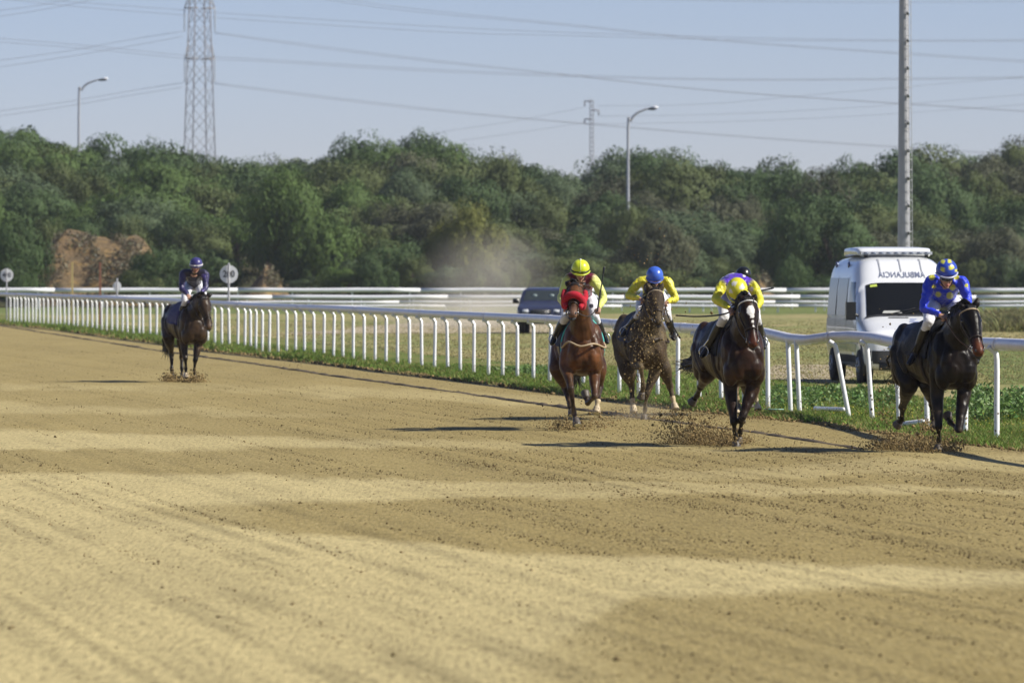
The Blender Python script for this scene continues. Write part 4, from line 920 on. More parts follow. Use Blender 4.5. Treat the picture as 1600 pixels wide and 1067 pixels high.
# ------------------------------------------------------------------ dust cloud (real volume behind the car)
def volume(name, center, size, density, color, label, nscale=.25, power=1.5):
    bb = B(); bb.box((0, 0, 0), size); o = bb.build(name, None, smooth=False, loc=center); o.data.materials.clear()
    m = bpy.data.materials.new(name); m.use_nodes = True; n = m.node_tree; L = n.links; n.nodes.remove(n.nodes['Principled BSDF'])
    pv = n.nodes.new('ShaderNodeVolumePrincipled'); pv.inputs['Color'].default_value = (*color, 1); pv.inputs['Anisotropy'].default_value = .1
    tc = n.nodes.new('ShaderNodeTexCoord'); mp = n.nodes.new('ShaderNodeMapping'); mp.inputs['Scale'].default_value = (2 / size[0], 2 / size[1], 2 / size[2]); L.new(tc.outputs['Object'], mp.inputs[0])
    ln = n.nodes.new('ShaderNodeVectorMath'); ln.operation = 'LENGTH'; L.new(mp.outputs[0], ln.inputs[0])
    mr = n.nodes.new('ShaderNodeMapRange'); mr.inputs[1].default_value = 1.0; mr.inputs[2].default_value = .15; mr.inputs[3].default_value = 0; mr.inputs[4].default_value = 1; L.new(ln.outputs['Value'], mr.inputs[0])
    pw = n.nodes.new('ShaderNodeMath'); pw.operation = 'POWER'; pw.inputs[1].default_value = power; L.new(mr.outputs[0], pw.inputs[0])
    nz = n.nodes.new('ShaderNodeTexNoise'); nz.inputs['Scale'].default_value = nscale; nz.inputs['Detail'].default_value = 4; L.new(tc.outputs['Object'], nz.inputs['Vector'])
    nr = n.nodes.new('ShaderNodeMapRange'); nr.inputs[1].default_value = .38; nr.inputs[2].default_value = .62; nr.inputs[3].default_value = .15; nr.inputs[4].default_value = 1; L.new(nz.outputs[0], nr.inputs[0])
    mu = n.nodes.new('ShaderNodeMath'); mu.operation = 'MULTIPLY'; L.new(pw.outputs[0], mu.inputs[0]); L.new(nr.outputs[0], mu.inputs[1])
    m2 = n.nodes.new('ShaderNodeMath'); m2.operation = 'MULTIPLY'; m2.inputs[1].default_value = density; L.new(mu.outputs[0], m2.inputs[0]); L.new(m2.outputs[0], pv.inputs['Density']); L.new(pv.outputs[0], n.nodes['Material Output'].inputs['Volume'])
    o.data.materials.append(m); tag(o, label, kind='stuff'); return o
volume('dust_cloud', W(765, 430, 290), (6.4, 40, 4.4), .031, (.88, .83, .76), 'pale cloud of dust hanging behind the blue car', .45, 1.1)
volume('dust_trail', W(735, 488, 288), (9, 44, 1.9), .085, (.85, .80, .70), 'low dust blowing across the dust road left of the blue car', .5, 1.0)
# ------------------------------------------------------------------ horses
BLK = (.010, .008, .007)
class Fig:
    def __init__(s, Z0, cx): s.Z0 = Z0; s.base = V3(((cx - CX) / F * Z0, Z0, 0)); s.sc = F / Z0
    def P(s, px, py, d=0): return W(px, py, s.Z0 - d) - s.base
    def PZ(s, px, z, d=0, lat=0): Z = s.Z0 - d; return V3(((px - CX) / F * Z + lat, Z, z)) - s.base
def lerp3(a, b, t): return tuple(a[i] * (1 - t) + b[i] * t for i in range(3))
def horse(k):
    f = Fig(k['Z0'], k['cx']); t = empty('racehorse', f.base); tag(t, k['label'], 'horse', 'racehorses ridden on the sand track')
    coat = k['coat']; dk = k.get('points', BLK); under = lerp3(coat, (coat[0] * 1.5, coat[1] * 1.35, coat[2] * 1.1), .7)
    xc, xr = k['chest'], k['rump']; dz = k.get('dz', 0)
    bx = lambda s: xr + (xc - xr) * (s + .85) / 1.4
    T = lambda s, z, lat=0: f.PZ(bx(s), z + dz, s, lat)
    h = (T(.55, 1) - T(-.85, 1)); h.z = 0; h.normalize(); U = V3((-h.y, h.x, 0)); 
    if U.x < 0: U = -U
    Zu = V3((0, 0, 1)); b = B(); kw = k.get('wide', 1.0)
    tors = [(.80, 1.10, .10, .13), (.72, 1.09, .19, .22), (.58, 1.10, .25, .31), (.38, 1.15, .265, .385), (.12, 1.18, .28, .40), (-.15, 1.19, .30, .39), (-.42, 1.21, .31, .37), (-.68, 1.26, .295, .34), (-.92, 1.27, .27, .30), (-1.10, 1.26, .20, .23), (-1.20, 1.26, .10, .12)]
    b.loft([(T(s, z), U, Zu, a * kw, bb, coat) for s, z, a, bb in tors], 20, 3)
    # withers ridge, shoulders, pectorals, haunches
    b.chain([T(.42, 1.50), T(.2, 1.53), (T(-.1, 1.50))], [.08, .09, .07], 10, 2, coat)
    for s_ in (-1, 1):
        b.ell(T(.50, 1.20) + U * (s_ * .165 * kw), .12, .20, .30, coat); b.ell(T(.70, 1.02) + U * (s_ * .10), .115, .12, .17, under); b.ell(T(.60, .95) + U * (s_ * .17), .10, .14, .18, coat)
        b.ell(T(-.90, 1.28) + U * (s_ * .14 * kw), .155, .27, .30, coat); b.ell(T(-.95, 1.05) + U * (s_ * .17 * kw), .125, .20, .26, coat)
        b.chain([T(.62, 1.38) + U * (s_ * .10), T(.70, 1.18) + U * (s_ * .14), T(.66, 1.0) + U * (s_ * .17)], [.06, .085, .07], 8, 3, coat)
        b.chain([T(.30, 1.42) + U * (s_ * .17), T(.42, 1.2) + U * (s_ * .235 * kw), T(.36, 1.02) + U * (s_ * .22)], [.06, .07, .075], 8, 3, coat)
        b.chain([T(-.55, 1.42) + U * (s_ * .17), T(-.62, 1.2) + U * (s_ * .27 * kw), T(-.52, 1.02) + U * (s_ * .23)], [.07, .07, .07], 8, 3, coat)
    # neck
    poll = f.P(*k['poll']); nose = f.P(*k['nose']); nb = T(.50, 1.33); d0 = (poll - nb); npx = []
    for i, tt in enumerate((-.12, .15, .38, .6, .8, 1.0)):
        a = (.20, .17, .135, .11, .095, .085)[i] * k.get('neckw', 1); bb = (.30, .27, .22, .185, .155, .12)[i]
        c = nb + d0 * tt + V3((0, 0, .05 * math.sin(max(0, tt) * math.pi))); dirn = d0.normalized(); Vn = U.cross(dirn).normalized(); npx.append((c, U, Vn, a, bb, lerp3(coat, dk, .15 * (tt > .3))))
    b.loft(npx, 16, 3)
    # head
    d = (nose - poll); L = d.length; d.normalize(); w = V3((1, 0, 0)) + V3((0, k.get('yaw', 0), k.get('roll', 0))); w = (w - d * w.dot(d)).normalized(); n_ = d.cross(w).normalized()
    if n_.dot(V3((0, -1, .3))) < 0: n_ = -n_
    muz = k.get('muzzle', lerp3(coat, dk, .6)); hs = k.get('heads', 1.12)
    HR = [(-.07, .045, .03, .05, coat), (0, .083, .06, .10, coat), (.12, .100, .085, .15, coat), (.26, .108, .09, .18, coat), (.38, .100, .088, .185, coat), (.52, .076, .075, .14, coat), (.68, .058, .062, .10, coat), (.82, .057, .060, .082, lerp3(coat, muz, .7)), (.93, .060, .058, .075, muz), (1.0, .050, .048, .06, muz), (1.04, .028, .028, .035, muz)]
    HR = [(tt, a * hs, p * hs, q * hs, c) for tt, a, p, q, c in HR]
    def hc(tt, grow=0):
        tt_ = [r[0] for r in HR]; a = np.interp(tt, tt_, [r[1] for r in HR]) + grow; p = np.interp(tt, tt_, [r[2] for r in HR]) + grow; q = np.interp(tt, tt_, [r[3] for r in HR]) + grow
        return poll + d * (L * tt) + n_ * ((p - q) / 2), a, (p + q) / 2
    b.loft([(poll + d * (L * tt) + n_ * ((p - q) / 2), w, n_, a, (p + q) / 2, c) for tt, a, p, q, c in HR], 16, 3, pw=.9)
    def hp(tt, ang, grow=.006):
        c, a, bb = hc(tt, grow); return c + w * (a * math.cos(ang)) + n_ * (bb * math.sin(ang))
    # brow bones and cheeks
    for s_ in (-1, 1):
        b.ell(hp(.24, math.pi / 2 - s_ * .95, -.02), .03 * hs, .03, .035, coat); b.ell(hp(.30, math.pi / 2 - s_ * 1.75, -.035), .05, .05, .075, coat)
    ears = k['ears']
    for i, e in enumerate(ears):
        s_ = -1 if i == 0 else 1; e = f.P(*e); bs = poll + w * (s_ * .058) - d * .01; mid = bs.lerp(e, .45) + w * (s_ * .012)
        b.chain([bs, mid, e], [.036, .047, .009], 8, 3, [coat, dk, dk])
    # legs
    def leg(pts, rad, cols): b.chain(pts, rad, 12, 4, cols)
    feet = []
    low = k.get('stock', dk)
    for nm, s_ in (('fr', -1), ('fl', 1)):
        e, kn, ft, hf = [f.P(*q) for q in k[nm]]; up = T(.52, 1.08) + U * (s_ * .17); up = up.lerp(e + V3((0, 0, .25)), .35)
        dv = (hf - ft); cor = ft + dv * .48; mid = e.lerp(kn, .45)
        leg([up, e, mid, e.lerp(kn, .82), kn, kn.lerp(ft, .22), kn.lerp(ft, .65), ft, ft.lerp(cor, .6), cor], [.12, .092, .074, .052, .053, .036, .031, .042, .032, .040], [coat, coat, coat, lerp3(coat, low, .5), low, low, low, low, low, low]); feet.append((nm, cor, hf, kn))
    for nm, s_ in (('hr', -1), ('hl', 1)):
        st, ho, ft, hf = [f.P(*q) for q in k[nm]]; hip = T(-.85, 1.22) + U * (s_ * .17 * kw); dv = (hf - ft); cor = ft + dv * .48
        leg([hip, hip.lerp(st, .55), st, st.lerp(ho, .5), st.lerp(ho, .85), ho, ho.lerp(ft, .25), ho.lerp(ft, .7), ft, ft.lerp(cor, .6), cor], [.17, .155, .12, .078, .052, .058, .043, .035, .044, .034, .042], [coat, coat, coat, coat, lerp3(coat, low, .5), low, low, low, low, low, low]); feet.append((nm, cor, hf, ho))
    blaze = k.get('blaze')
    socks = k.get('socks', ()); sockc = [(c, f_) for nm, c, f_, _ in feet if nm in socks]
    seed = k['Z0']
    def cf(co, no, c):
        if blaze:
            for (bx_, by_, r_) in blaze:
                q = f.P(bx_, by_, 0); 
                if no.y < -.05 and (co.y < poll.y + .1):
                    dxp = ((co.x + f.base.x) / (co.y + f.base.y) * F + CX - bx_); dyp = (HY - (co.z - HC) / (co.y + f.base.y) * F - by_); r2 = math.hypot(dxp, dyp * .8)
                    if r2 < r_: return [.7, .68, .63]
        for cq, fq in sockc:
            if (co - cq).length < .115: return [.50, .40, .25]
        v = .75 + .5 * (noise.noise(co * 5 + V3((seed, 0, 0))) + .5)
        if k.get('mud'):
            m_ = noise.noise(co * 6) + .5 * noise.noise(co * 45); q = max(0, min(1, (m_ + .2 + k['mud'] * .35) * .8)); c = [c[i] * (1 - q) + (.13, .098, .052)[i] * q for i in range(3)]; return [x * (.7 + .6 * (noise.noise(co * 4) * .5 + .5)) for x in c]
        if co.z < .9 and k.get('dust', .3):
            q = max(0, noise.noise(co * 16) * .9 + .1) * k.get('dust', .3) * (1 - co.z / .9 * .6); c = [c[i] * (1 - q) + (.24, .175, .09)[i] * q for i in range(3)]
        return [x * (v * v) for x in c]
    b.organic('body', M['muddy'] if k.get('mud') else M['coat'], t, voxel=.0145, it=3, colorfn=cf, wr=.010, wf=5.5)
    # hooves
    for nm, cor, hf, kn in feet:
        dv = (hf - cor); l = max(dv.length, .07); dv.normalize(); bb = B(); X_ = V3((1, 0, 0)); X_ = (X_ - dv * X_.dot(dv)).normalized(); Y_ = dv.cross(X_)
        bb.loft([(cor - dv * .005, X_, Y_, .043, .045, (1, 1, 1)), (cor + dv * l * .5, X_, Y_, .053, .058, (1, 1, 1)), (cor + dv * l, X_, Y_, .062, .070, (1, 1, 1))], 14, 2)
        ho_ = bb.build('hoof', M['hoofp'] if nm in socks or nm in k.get('palehoof', ()) else M['hoofd'], t)
        bs = B(); bs.loft([(cor + dv * (l + .001), X_, Y_, .055, .062, (1, 1, 1)), (cor + dv * (l + .009), X_, Y_, .054, .061, (1, 1, 1))], 14); bs.build('shoe', M['metal'] if k.get('shoe') else M['hoofd'], ho_)
    # eyes, nostrils
    for s_ in (-1, 1):
        bb = B(); bb.ell(hp(.26, math.pi / 2 - s_ * 1.28, -.006), .021); bb.build('eye', M['eye'], t)
        bb = B(); bb.ell(hp(.95, math.pi / 2 - s_ * .85, -.006), .017 * hs, .015, .024, M=(w, n_, d)); bb.build('nostril', M['ink'], t)
    bb = B(); bb.chain([hp(1.0, math.pi * 1.5 - .9, -.01), hp(1.03, math.pi * 1.5, -.004), hp(1.0, math.pi * 1.5 + .9, -.01)], [.02, .03, .02], 8, 2); bb.build('lip', M['ink'], t)
    # mane and forelock
    r_ = random.Random(int(seed)); mb = B()
    for i in range(90):
        tt = r_.uniform(.12, 1.05); c = nb + d0 * tt + V3((0, 0, .05 * math.sin(tt * math.pi))); Vn = U.cross(d0.normalized()); Vn = Vn if Vn.z > 0 else -Vn; bb_ = np.interp(tt, [0, .38, 1], [.28, .21, .11])
        p0 = c + Vn * (bb_ - .01) + U * r_.uniform(-.02, .02); s_ = k.get('maneside', -1); l = r_.uniform(.10, .2)
        mb.chain([p0, p0 + U * (s_ * .04) + Vn * .03 + V3((0, .03, 0)), p0 + U * (s_ * l * .75) + V3((0, r_.uniform(.0, .12), -l * r_.uniform(.0, .8)))], [.014, .012, .003], 4, 2)
    for i in range(16):
        p0 = poll + w * r_.uniform(-.04, .04) + n_ * .04 - d * .03; mb.chain([p0, p0 + n_ * .045 + d * .05 + w * r_.uniform(-.02, .02), p0 + n_ * .035 + d * r_.uniform(.1, .17) + w * r_.uniform(-.05, .05)], [.012, .011, .003], 4, 2)
    mb.build('mane', M['hair'], t)
    # tail
    tb = B(); root = T(-1.17, 1.38); tl = [f.P(*q) for q in k['tail']]
    for i in range(70):
        j = lambda a: V3((r_.gauss(0, a), r_.gauss(0, a), r_.gauss(0, a))); e = r_.uniform(.75, 1.05)
        tb.chain([root + j(.012), tl[0] + j(.03), tl[1] + j(.05), tl[1].lerp(tl[2], e) + j(.055)], [.018, .02, .015, .003], 4, 3)
    tb.build('tail', M['hair'], t)
    # bridle
    def ring(tt, a0, a1, r, m, grow=.006, name='strap', par=None, n=18, tt2=None):
        bb = B(); bb.chain([hp(tt + ((tt2 - tt) * i / n if tt2 is not None else 0), a0 + (a1 - a0) * i / n, grow) for i in range(n + 1)], r, 7, 1, ends=False); return bb.build(name, m, par or t)
    br = empty('bridle', (0, 0, 0)); br.parent = t
    ring(.08, -.15, math.pi + .15, k.get('browr', .010), k.get('brow', M['leather']), .007, 'browband', br)
    ring(.66, 0, 2 * math.pi, .010, M['leather'], .006, 'noseband', br)
    for s_ in (0, math.pi):
        bb = B(); bb.chain([hp(tt, s_ + (.18 if s_ == 0 else -.18), .006) for tt in (.04, .2, .4, .6, .86)], .009, 6, 2, ends=False); bb.build('cheek_strap', M['leather'], br)
        bb = B(); c = hp(.87, s_, .012); bb.chain([c + n_ * .028 * math.cos(a) + d * .028 * math.sin(a) for a in np.linspace(0, 2 * math.pi, 13)], .005, 5, 1, ends=False); bb.build('bit_ring', M['metal'], br)
    for s_, hq in zip((math.pi, 0), k['hands']):
        hd = f.P(*hq); c = hp(.87, s_, .015); m_ = c.lerp(hd, .5) - V3((0, 0, .07)); bb = B(); bb.chain([c, m_, hd], .008, 6, 5, ends=False); bb.build('rein', k.get('reinm', M['leather']), br)
    if k.get('fleece'):
        q = B(); q.chain([hp(.50, a, .038) for a in np.linspace(-.35, math.pi + .35, 13)], [.052] * 13, 10, 2); q.build('noseband_fleece', M['fleece'], br)
        for s_ in (0, math.pi):
            q = B(); q.chain([hp(tt, s_ + (.1 if s_ == 0 else -.1), .03) for tt in (.14, .3, .5, .66)], [.038, .046, .046, .035], 9, 2); q.build('cheek_fleece', M['fleece'], br)
    # saddle, cloth, girth, breast strap
    def tor(s, ang, grow):
        ss = [r[0] for r in tors][::-1]; z, a, bb = [float(np.interp(s, ss, [r[i] for r in tors][::-1])) for i in (1, 2, 3)]; zz = T(s, z); top = max(0, math.sin(ang)) ** 8 * .03
        return zz + U * ((a * kw + grow) * math.cos(ang)) + Zu * ((bb + grow + top) * math.sin(ang))
    sd = B(); ns, na = 8, 22
    outer = [[tor(-.36 + .66 * i / ns, -.02 + (math.pi + .04) * j / na, .030 + .02 * math.sin(i * 1.3 + j) * (1 if j in (0, 1, na, na - 1) else .3)) for j in range(na + 1)] for i in range(ns + 1)]
    inner = [[tor(-.36 + .66 * i / ns, -.02 + (math.pi + .04) * j / na, .012) for j in range(na + 1)] for i in range(ns + 1)]
    vs = [p for r in outer for p in r] + [p for r in inner for p in r]; w_ = na + 1; o_ = (ns + 1) * w_; fs = []
    for i in range(ns):
        for j in range(na):
            q = i * w_ + j; fs += [(q, q + 1, q + w_ + 1, q + w_), (o_ + q + w_, o_ + q + w_ + 1, o_ + q + 1, o_ + q)]
    for j in range(na): q = ns * w_ + j; fs += [(q, q + 1, o_ + q + 1, o_ + q), (j + 1, j, o_ + j, o_ + j + 1)]
    for i in range(ns): q = i * w_; fs += [(q + w_, q, o_ + q, o_ + q + w_), (q + na, q + na + w_, o_ + q + na + w_, o_ + q + na)]
    sd.add(vs, fs); scl = sd.build('saddlecloth', k['cloth'], t)
    if k.get('number'):
        pass
    sb = B(); sb.chain([tor(.12, math.pi / 2, .05), tor(-.05, math.pi / 2, .035), tor(-.28, math.pi / 2, .07)], [.06, .085, .07], 10, 3, flat=.6); sb.build('saddle', M['boot'], t)
    if k.get('trimc'):
        for e_ in (-.24, math.pi + .24): pass
        bb = B(); bb.chain([tor(.345, a, .034) for a in np.linspace(-.28, math.pi + .28, 20)], .013, 6, 1, ends=False); bb.build('cloth_trim', k['trimc'], scl)
    gb = B(); gb.chain([tor(.10, a, .010) for a in np.linspace(math.pi * .98, 2.02 * math.pi, 16)], .022, 8, 1, ends=False, flat=.5); gb.build('girth', M['leather'], t)
    if k.get('breast'):
        bb = B(); pp = [tor(.30, .25, .02), tor(.52, .12, .05), f.P(*k['breast'][2]), f.P(*k['breast'][1]), f.P(*k['breast'][0]), tor(.52, math.pi - .12, .05), tor(.30, math.pi - .25, .02)]; bb.chain(pp, .017, 8, 4, ends=False, flat=.8); bb.build('breast_strap', k.get('breastm', M['tan']), t)
    return f, T, U, tor

# ------------------------------------------------------------------ riders
def hand(b, wr, tgt, side, c):
    """curled hand at the wrist pointing to tgt"""
    d = (tgt - wr).normalized(); s = V3((1, 0, 0)); s = (s - d * s.dot(d)).normalized(); u_ = s.cross(d).normalized()
    if u_.z < 0: u_ = -u_
    palm = wr + d * .055; b.ell(palm, .040, .020, .048, c, M=(s, u_, d))
    for i in range(4):
        o = s * (-.030 + .020 * i); l = (.9, 1.0, .95, .8)[i]; k0 = palm + d * .040 + o
        b.chain([k0 - d * .02, k0 + d * .018 * l - u_ * .006, k0 + d * .026 * l - u_ * .03, k0 + d * .004 - u_ * .045, k0 - d * .015 - u_ * .036], [.0105, .010, .0095, .009, .008], 6, 2, c)
    th = palm - s * (side * .036) - d * .01; b.chain([th, th - s * (side * .016) + d * .028 - u_ * .012, th + s * (side * .004) + d * .045 - u_ * .034], [.013, .011, .009], 6, 2, c)
SK = (.42, .235, .16)
def rider(k):
    f = Fig(k['Z0'], k['cx']); t = empty('person', f.base); tag(t, k['label'], 'person', 'jockeys riding on the track'); P = lambda q: f.P(*q)
    for q_, dd_ in (('knl', .28), ('knr', .12), ('anl', .36), ('anr', .12), ('tol', .34), ('tor', .12)): k[q_] = (k[q_][0], k[q_][1], k[q_][2] + dd_ * k.get('legf', 1))
    he, sl_, sr, el, er, hl, hr = [P(k[x]) for x in ('head', 'shl', 'shr', 'ell', 'elr', 'hal', 'har')]; hip = P(k['hip']); kl, kr, al, ar, tl, tr = [P(k[x]) for x in ('knl', 'knr', 'anl', 'anr', 'tol', 'tor')]
    up = V3(k.get('up', (0, -.35, .94))).normalized(); fw = V3(k.get('fwd', (0, -1, -.3))); fw = (fw - up * fw.dot(up)).normalized(); sd = fw.cross(up).normalized()
    if sd.x < 0: sd = -sd
    sh = (sl_ + sr) / 2; S = k.get('S', 1.0)
    # body
    b = B(); hc = he - up * k.get('drop', .045) + fw * .005
    b.ell(hc, .074 * S, .095 * S, .105 * S, SK, M=(sd, fw, up)); b.ell(hc - up * .055 + fw * .035, .050, .055, .060, SK, M=(sd, fw, up))
    b.chain([hc + fw * .088 + up * .01, hc + fw * .108 - up * .028], [.012, .018], 8, 2, (.46, .25, .17)); b.ell(hc + fw * .085 - up * .098, .022, .016, .016, SK, M=(sd, fw, up))
    for s_ in (-1, 1):
        b.ell(hc + sd * (s_ * .075) - up * .01, .012, .022, .032, SK, M=(sd, fw, up)); b.ell(hc + sd * (s_ * .034) + fw * .072 - up * .028, .022, .016, .018, SK, M=(sd, fw, up))
    b.ell(hc + fw * .092 - up * .062, .026, .012, .008, (.35, .12, .10), M=(sd, fw, up)); b.ell(hc + fw * .088 - up * .074, .022, .012, .009, (.38, .15, .12), M=(sd, fw, up))
    b.chain([hc - up * .06 - fw * .02, sh + V3((0, .04, -.02))], [.052, .050], 10, 2, SK)
    b.chain([sh, hip], [.10, .11], 10, 2, SK)
    for s_, e_, h_, dd in ((sl_, el, hl, -1), (sr, er, hr, 1)):
        b.chain([sh.lerp(s_, .8), e_, h_.lerp(e_, .22)], [.05, .038, .027], 8, 3, SK); tg = h_ + (h_ - e_).normalized() * .1 + V3((0, -.03, -.02)); hand(b, h_.lerp(e_, .22), tg, dd, k.get('glove', SK))
    for kn, an, dd in ((kl, al, -1), (kr, ar, 1)): hj = hip + V3((dd * .09, 0, -.03)); b.chain([hj, hj.lerp(kn, .5), kn.lerp(hj, .12), kn.lerp(an, .12), kn.lerp(an, .5), kn.lerp(an, .9)], [.07, .055, .035, .03, .028, .024], 8, 1, SK)
    b.organic('body', M['skin'], t, voxel=.0085, it=1, fac=.4)
    # silks
    bc, scol = k['silk'], k['sleeve']; b = B(); ax = (sh - hip).normalized(); lat = (sr - sl_).normalized(); dn = lat.cross(ax).normalized(); wS = (sr - sl_).length / 2
    ln = (sh - hip).length
    R = [(-.10, .13, .10), (.05, .165, .125), (.3, .155, .125), (.55, .165, .13), (.8, .185, .13), (.97, .165, .105), (1.08, .09, .075)]
    b.loft([(hip + ax * (ln * q), lat, dn, a * k.get('tw', 1), c_, bc) for q, a, c_ in R], 16, 4)
    for s_, e_, h_ in ((sl_, el, hl), (sr, er, hr)):
        b.chain([sh.lerp(s_, .45), sh.lerp(s_, .85), s_.lerp(e_, .12), s_.lerp(e_, .5) + V3((0, 0, .01)), e_, e_.lerp(h_, .45), h_.lerp(e_, .22)], [.085, .084, .078, .066, .057, .050, .034], 12, 4, [bc, bc, scol, scol, scol, scol, scol])
    dots = k.get('dots', []); dc = k.get('dotc', (.75, .72, .05)); ddp = []
    for q in dots: ddp.append((q[0], q[1], q[2]))
    def cf(co, no, c):
        Zw = co.y + f.base.y; px = (co.x + f.base.x) / Zw * F + CX; py = HY - (co.z - HC) / Zw * F
        if no.y < .15 or k.get('dotback'):
            for a, b_, r_ in ddp:
                if (px - a) ** 2 + ((py - b_) * 1.0) ** 2 < r_ * r_: return list(dc)
        return c
    b.organic('silks', M['silk'], t, voxel=.0105, it=2, colorfn=cf, wr=.013, wf=13)
    cb = B(); cb.loft([(sh + ax * .035, lat, dn, .085, .07, bc), (sh + ax * .085, lat, dn, .066, .062, bc)], 14); cb.build('collar', k.get('collar', M['black']), t)
    # breeches
    b = B(); bcx = k.get('bre', (.72, .72, .76)); b.ell(hip + ax * .0, .165, .16, .13, bcx); 
    for kn, an, dd in ((kl, al, -1), (kr, ar, 1)): hj = hip + V3((dd * .10, 0, -.03)); b.chain([hj, hj.lerp(kn, .5) + V3((dd * .015, 0, .02)), kn, kn.lerp(an, .30)], [.11, .098, .068, .055], 12, 4, bcx)
    bd = k.get('bredots', [])
    def bf(co, no, c):
        Zw = co.y + f.base.y; px = (co.x + f.base.x) / Zw * F + CX; py = HY - (co.z - HC) / Zw * F
        for a, b_, r_ in bd:
            if (px - a) ** 2 + (py - b_) ** 2 < r_ * r_: return [.05, .05, .07]
        return c
    b.organic('breeches', M['breech'], t, voxel=.0115, it=2, colorfn=bf, wr=.006, wf=14)
    for kn, an, to in ((kl, al, tl), (kr, ar, tr)):
        bb = B(); bb.chain([kn.lerp(an, .20), kn.lerp(an, .45), kn.lerp(an, .75), an], [.062, .063, .050, .043], 12, 4); dt = (to - an); bb.chain([an - dt * .25, an + dt * .4 - V3((0, 0, .012)), to], [.038, .043, .030], 10, 3)
        bo = bb.organic('boot', M['boot'], t, voxel=.011, it=2)
        sb = B(); c = an + dt * .55; sb.chain([c + V3((.058 * math.cos(a), 0, .07 * math.sin(a) + .02)) for a in np.linspace(-.5 * math.pi, 1.5 * math.pi, 15)], .008, 6, 1, ends=False); sb.chain([c + V3((0, 0, .09)), kn.lerp(an, .4) + V3((0, 0, .02))], .010, 6, 1); sb.build('stirrup', M['metal'] if not k.get('dullstirrup') else M['black'], bo)
    # helmet
    hb = B(); r = k.get('hr', .128); c = he + up * .012; rings = []; hcl = k['helmet']
    for i in range(11):
        u_ = -.28 + 1.265 * i / 10; q = math.sqrt(max(.0, 1 - u_ * u_)); rings.append((c + up * (r * 1.02 * u_), sd, fw, r * q, r * 1.12 * q, hcl))
    hb.loft(rings, 28, 2); me = hb.mesh('helmet', True, True)
    ca = me.color_attributes['Col']
    for i, v in enumerate(me.vertices):
        Zw = v.co.y + f.base.y; px = (v.co.x + f.base.x) / Zw * F + CX; py = HY - (v.co.z - HC) / Zw * F
        for a, b_, r_, cc in k.get('hdots', []):
            if v.co.y < c.y + .03 and (px - a) ** 2 + (py - b_) ** 2 < r_ * r_: ca.data[i].color = (*cc, 1)
    hm = link_mesh('helmet', me, M['cap'], t)
    pk = B(); pc = c - up * (r * .22); rr = [(pc + sd * (r * 1.02 * math.sin(a)) + fw * (r * 1.14 * math.cos(a) + .045 * math.cos(a) ** 2) - up * .012 * math.cos(a)) for a in np.linspace(-1.45, 1.45, 15)]
    pk.chain(rr, .011, 6, 1, flat=1.0); pk.build('peak', k.get('peakm', M['cap']), hm) if k.get('peakm') else None
    if not k.get('peakm'):
        for i in range(len(pk.c)): pk.c[i] = k.get('peak', hcl)
        pk.build('peak', M['cap'], hm, colors=True)
    if k.get('band'):
        bb = B(); bb.chain([c - up * (r * .10) + sd * (r * 1.0 * math.sin(a)) + fw * (r * 1.115 * math.cos(a)) for a in np.linspace(0, 2 * math.pi, 25)], .011, 6, 1, ends=False); bb.build('band', k['band'], hm)
    if k.get('button'):
        bb = B(); bb.ell(c + up * r * 1.03, .014); bb.build('button', k['button'], hm)
    if k.get('seam'):
        bb = B(); bb.chain([c + up * (r * 1.025 * math.cos(a)) + fw * (r * 1.125 * math.sin(a)) for a in np.linspace(-.9, 1.45, 15)], .005, 5, 1); bb.build('seam', k['seam'], hm)
    if k.get('goggles'):
        bb = B(); bb.chain([hc + sd * (.068 * math.sin(a)) + fw * (.092 * math.cos(a) + .008) + up * .004 for a in np.linspace(-1.3, 1.3, 11)], .024, 8, 1, flat=.8); bb.build('goggles', M['lens'], t)
    sb = B(); sb.chain([hc + sd * .078 + up * .03, hc + sd * .06 - up * .07 + fw * .04, hc - up * .115 + fw * .05, hc - sd * .06 - up * .07 + fw * .04, hc - sd * .078 + up * .03], .006, 5, 3, ends=False); sb.build('chin_strap', M['black'], t)
    return f
def whip(Z0, pts, label, r=.010):
    q = [W(x, y, Z0 - s) for x, y, s in pts]; c = q[0].copy(); bb = B(); n = len(q); bb.chain([p - c for p in q], [r * (1.25 - .35 * i / (n - 1)) for i in range(n)], 7, 3); o = bb.build('whip', M['black'], loc=c)
    b2 = B(); e = q[-1] - c; dd = (q[-1] - q[-2]).normalized(); b2.chain([e - dd * .02, e + dd * .05], [r * 1.6, r * 1.7], 7, 1, flat=.6); b2.build('flap', M['black'], o); tag(o, label, 'whip', 'whips carried by the jockeys')

# 1: dark horse in front, blue and yellow rider
horse(dict(label='almost black horse leading at the right, ridden in blue with yellow spots', Z0=86.6, cx=1462, coat=(.008, .0055, .0045), chest=1492, rump=1431, heads=1.17, poll=(1514, 483, 1.12), nose=(1530, 553, 1.42), yaw=.25,
    ears=[(1500, 473, 1.10), (1528, 465.5, 1.08)], fr=[(1464, 608, .45), (1467, 668, .55), (1467, 688, .5), (1465.5, 703, .52)], fl=[(1507, 608, .5), (1498, 672, .75), (1485, 660, .48), (1480, 648, .40)],
    hr=[(1420, 602, -.60), (1410, 636, -1.05), (1409, 655, -1.2), (1402, 664, -1.28)], hl=[(1452, 605, -.5), (1457, 632, -.9), (1458, 654, -.75), (1460, 668, -.7)], tail=[(1412, 540, -1.3), (1406, 570, -1.5), (1401, 590, -1.7)],
    hands=[(1474, 494, .72), (1500, 484, .72)], brow=M['tan'], muzzle=(.12, .04, .018), cloth=M['cloth_blk'], dust=.25, neckw=1.02, reinm=mat('brown_rein', (.10, .045, .02), rough=.5)))
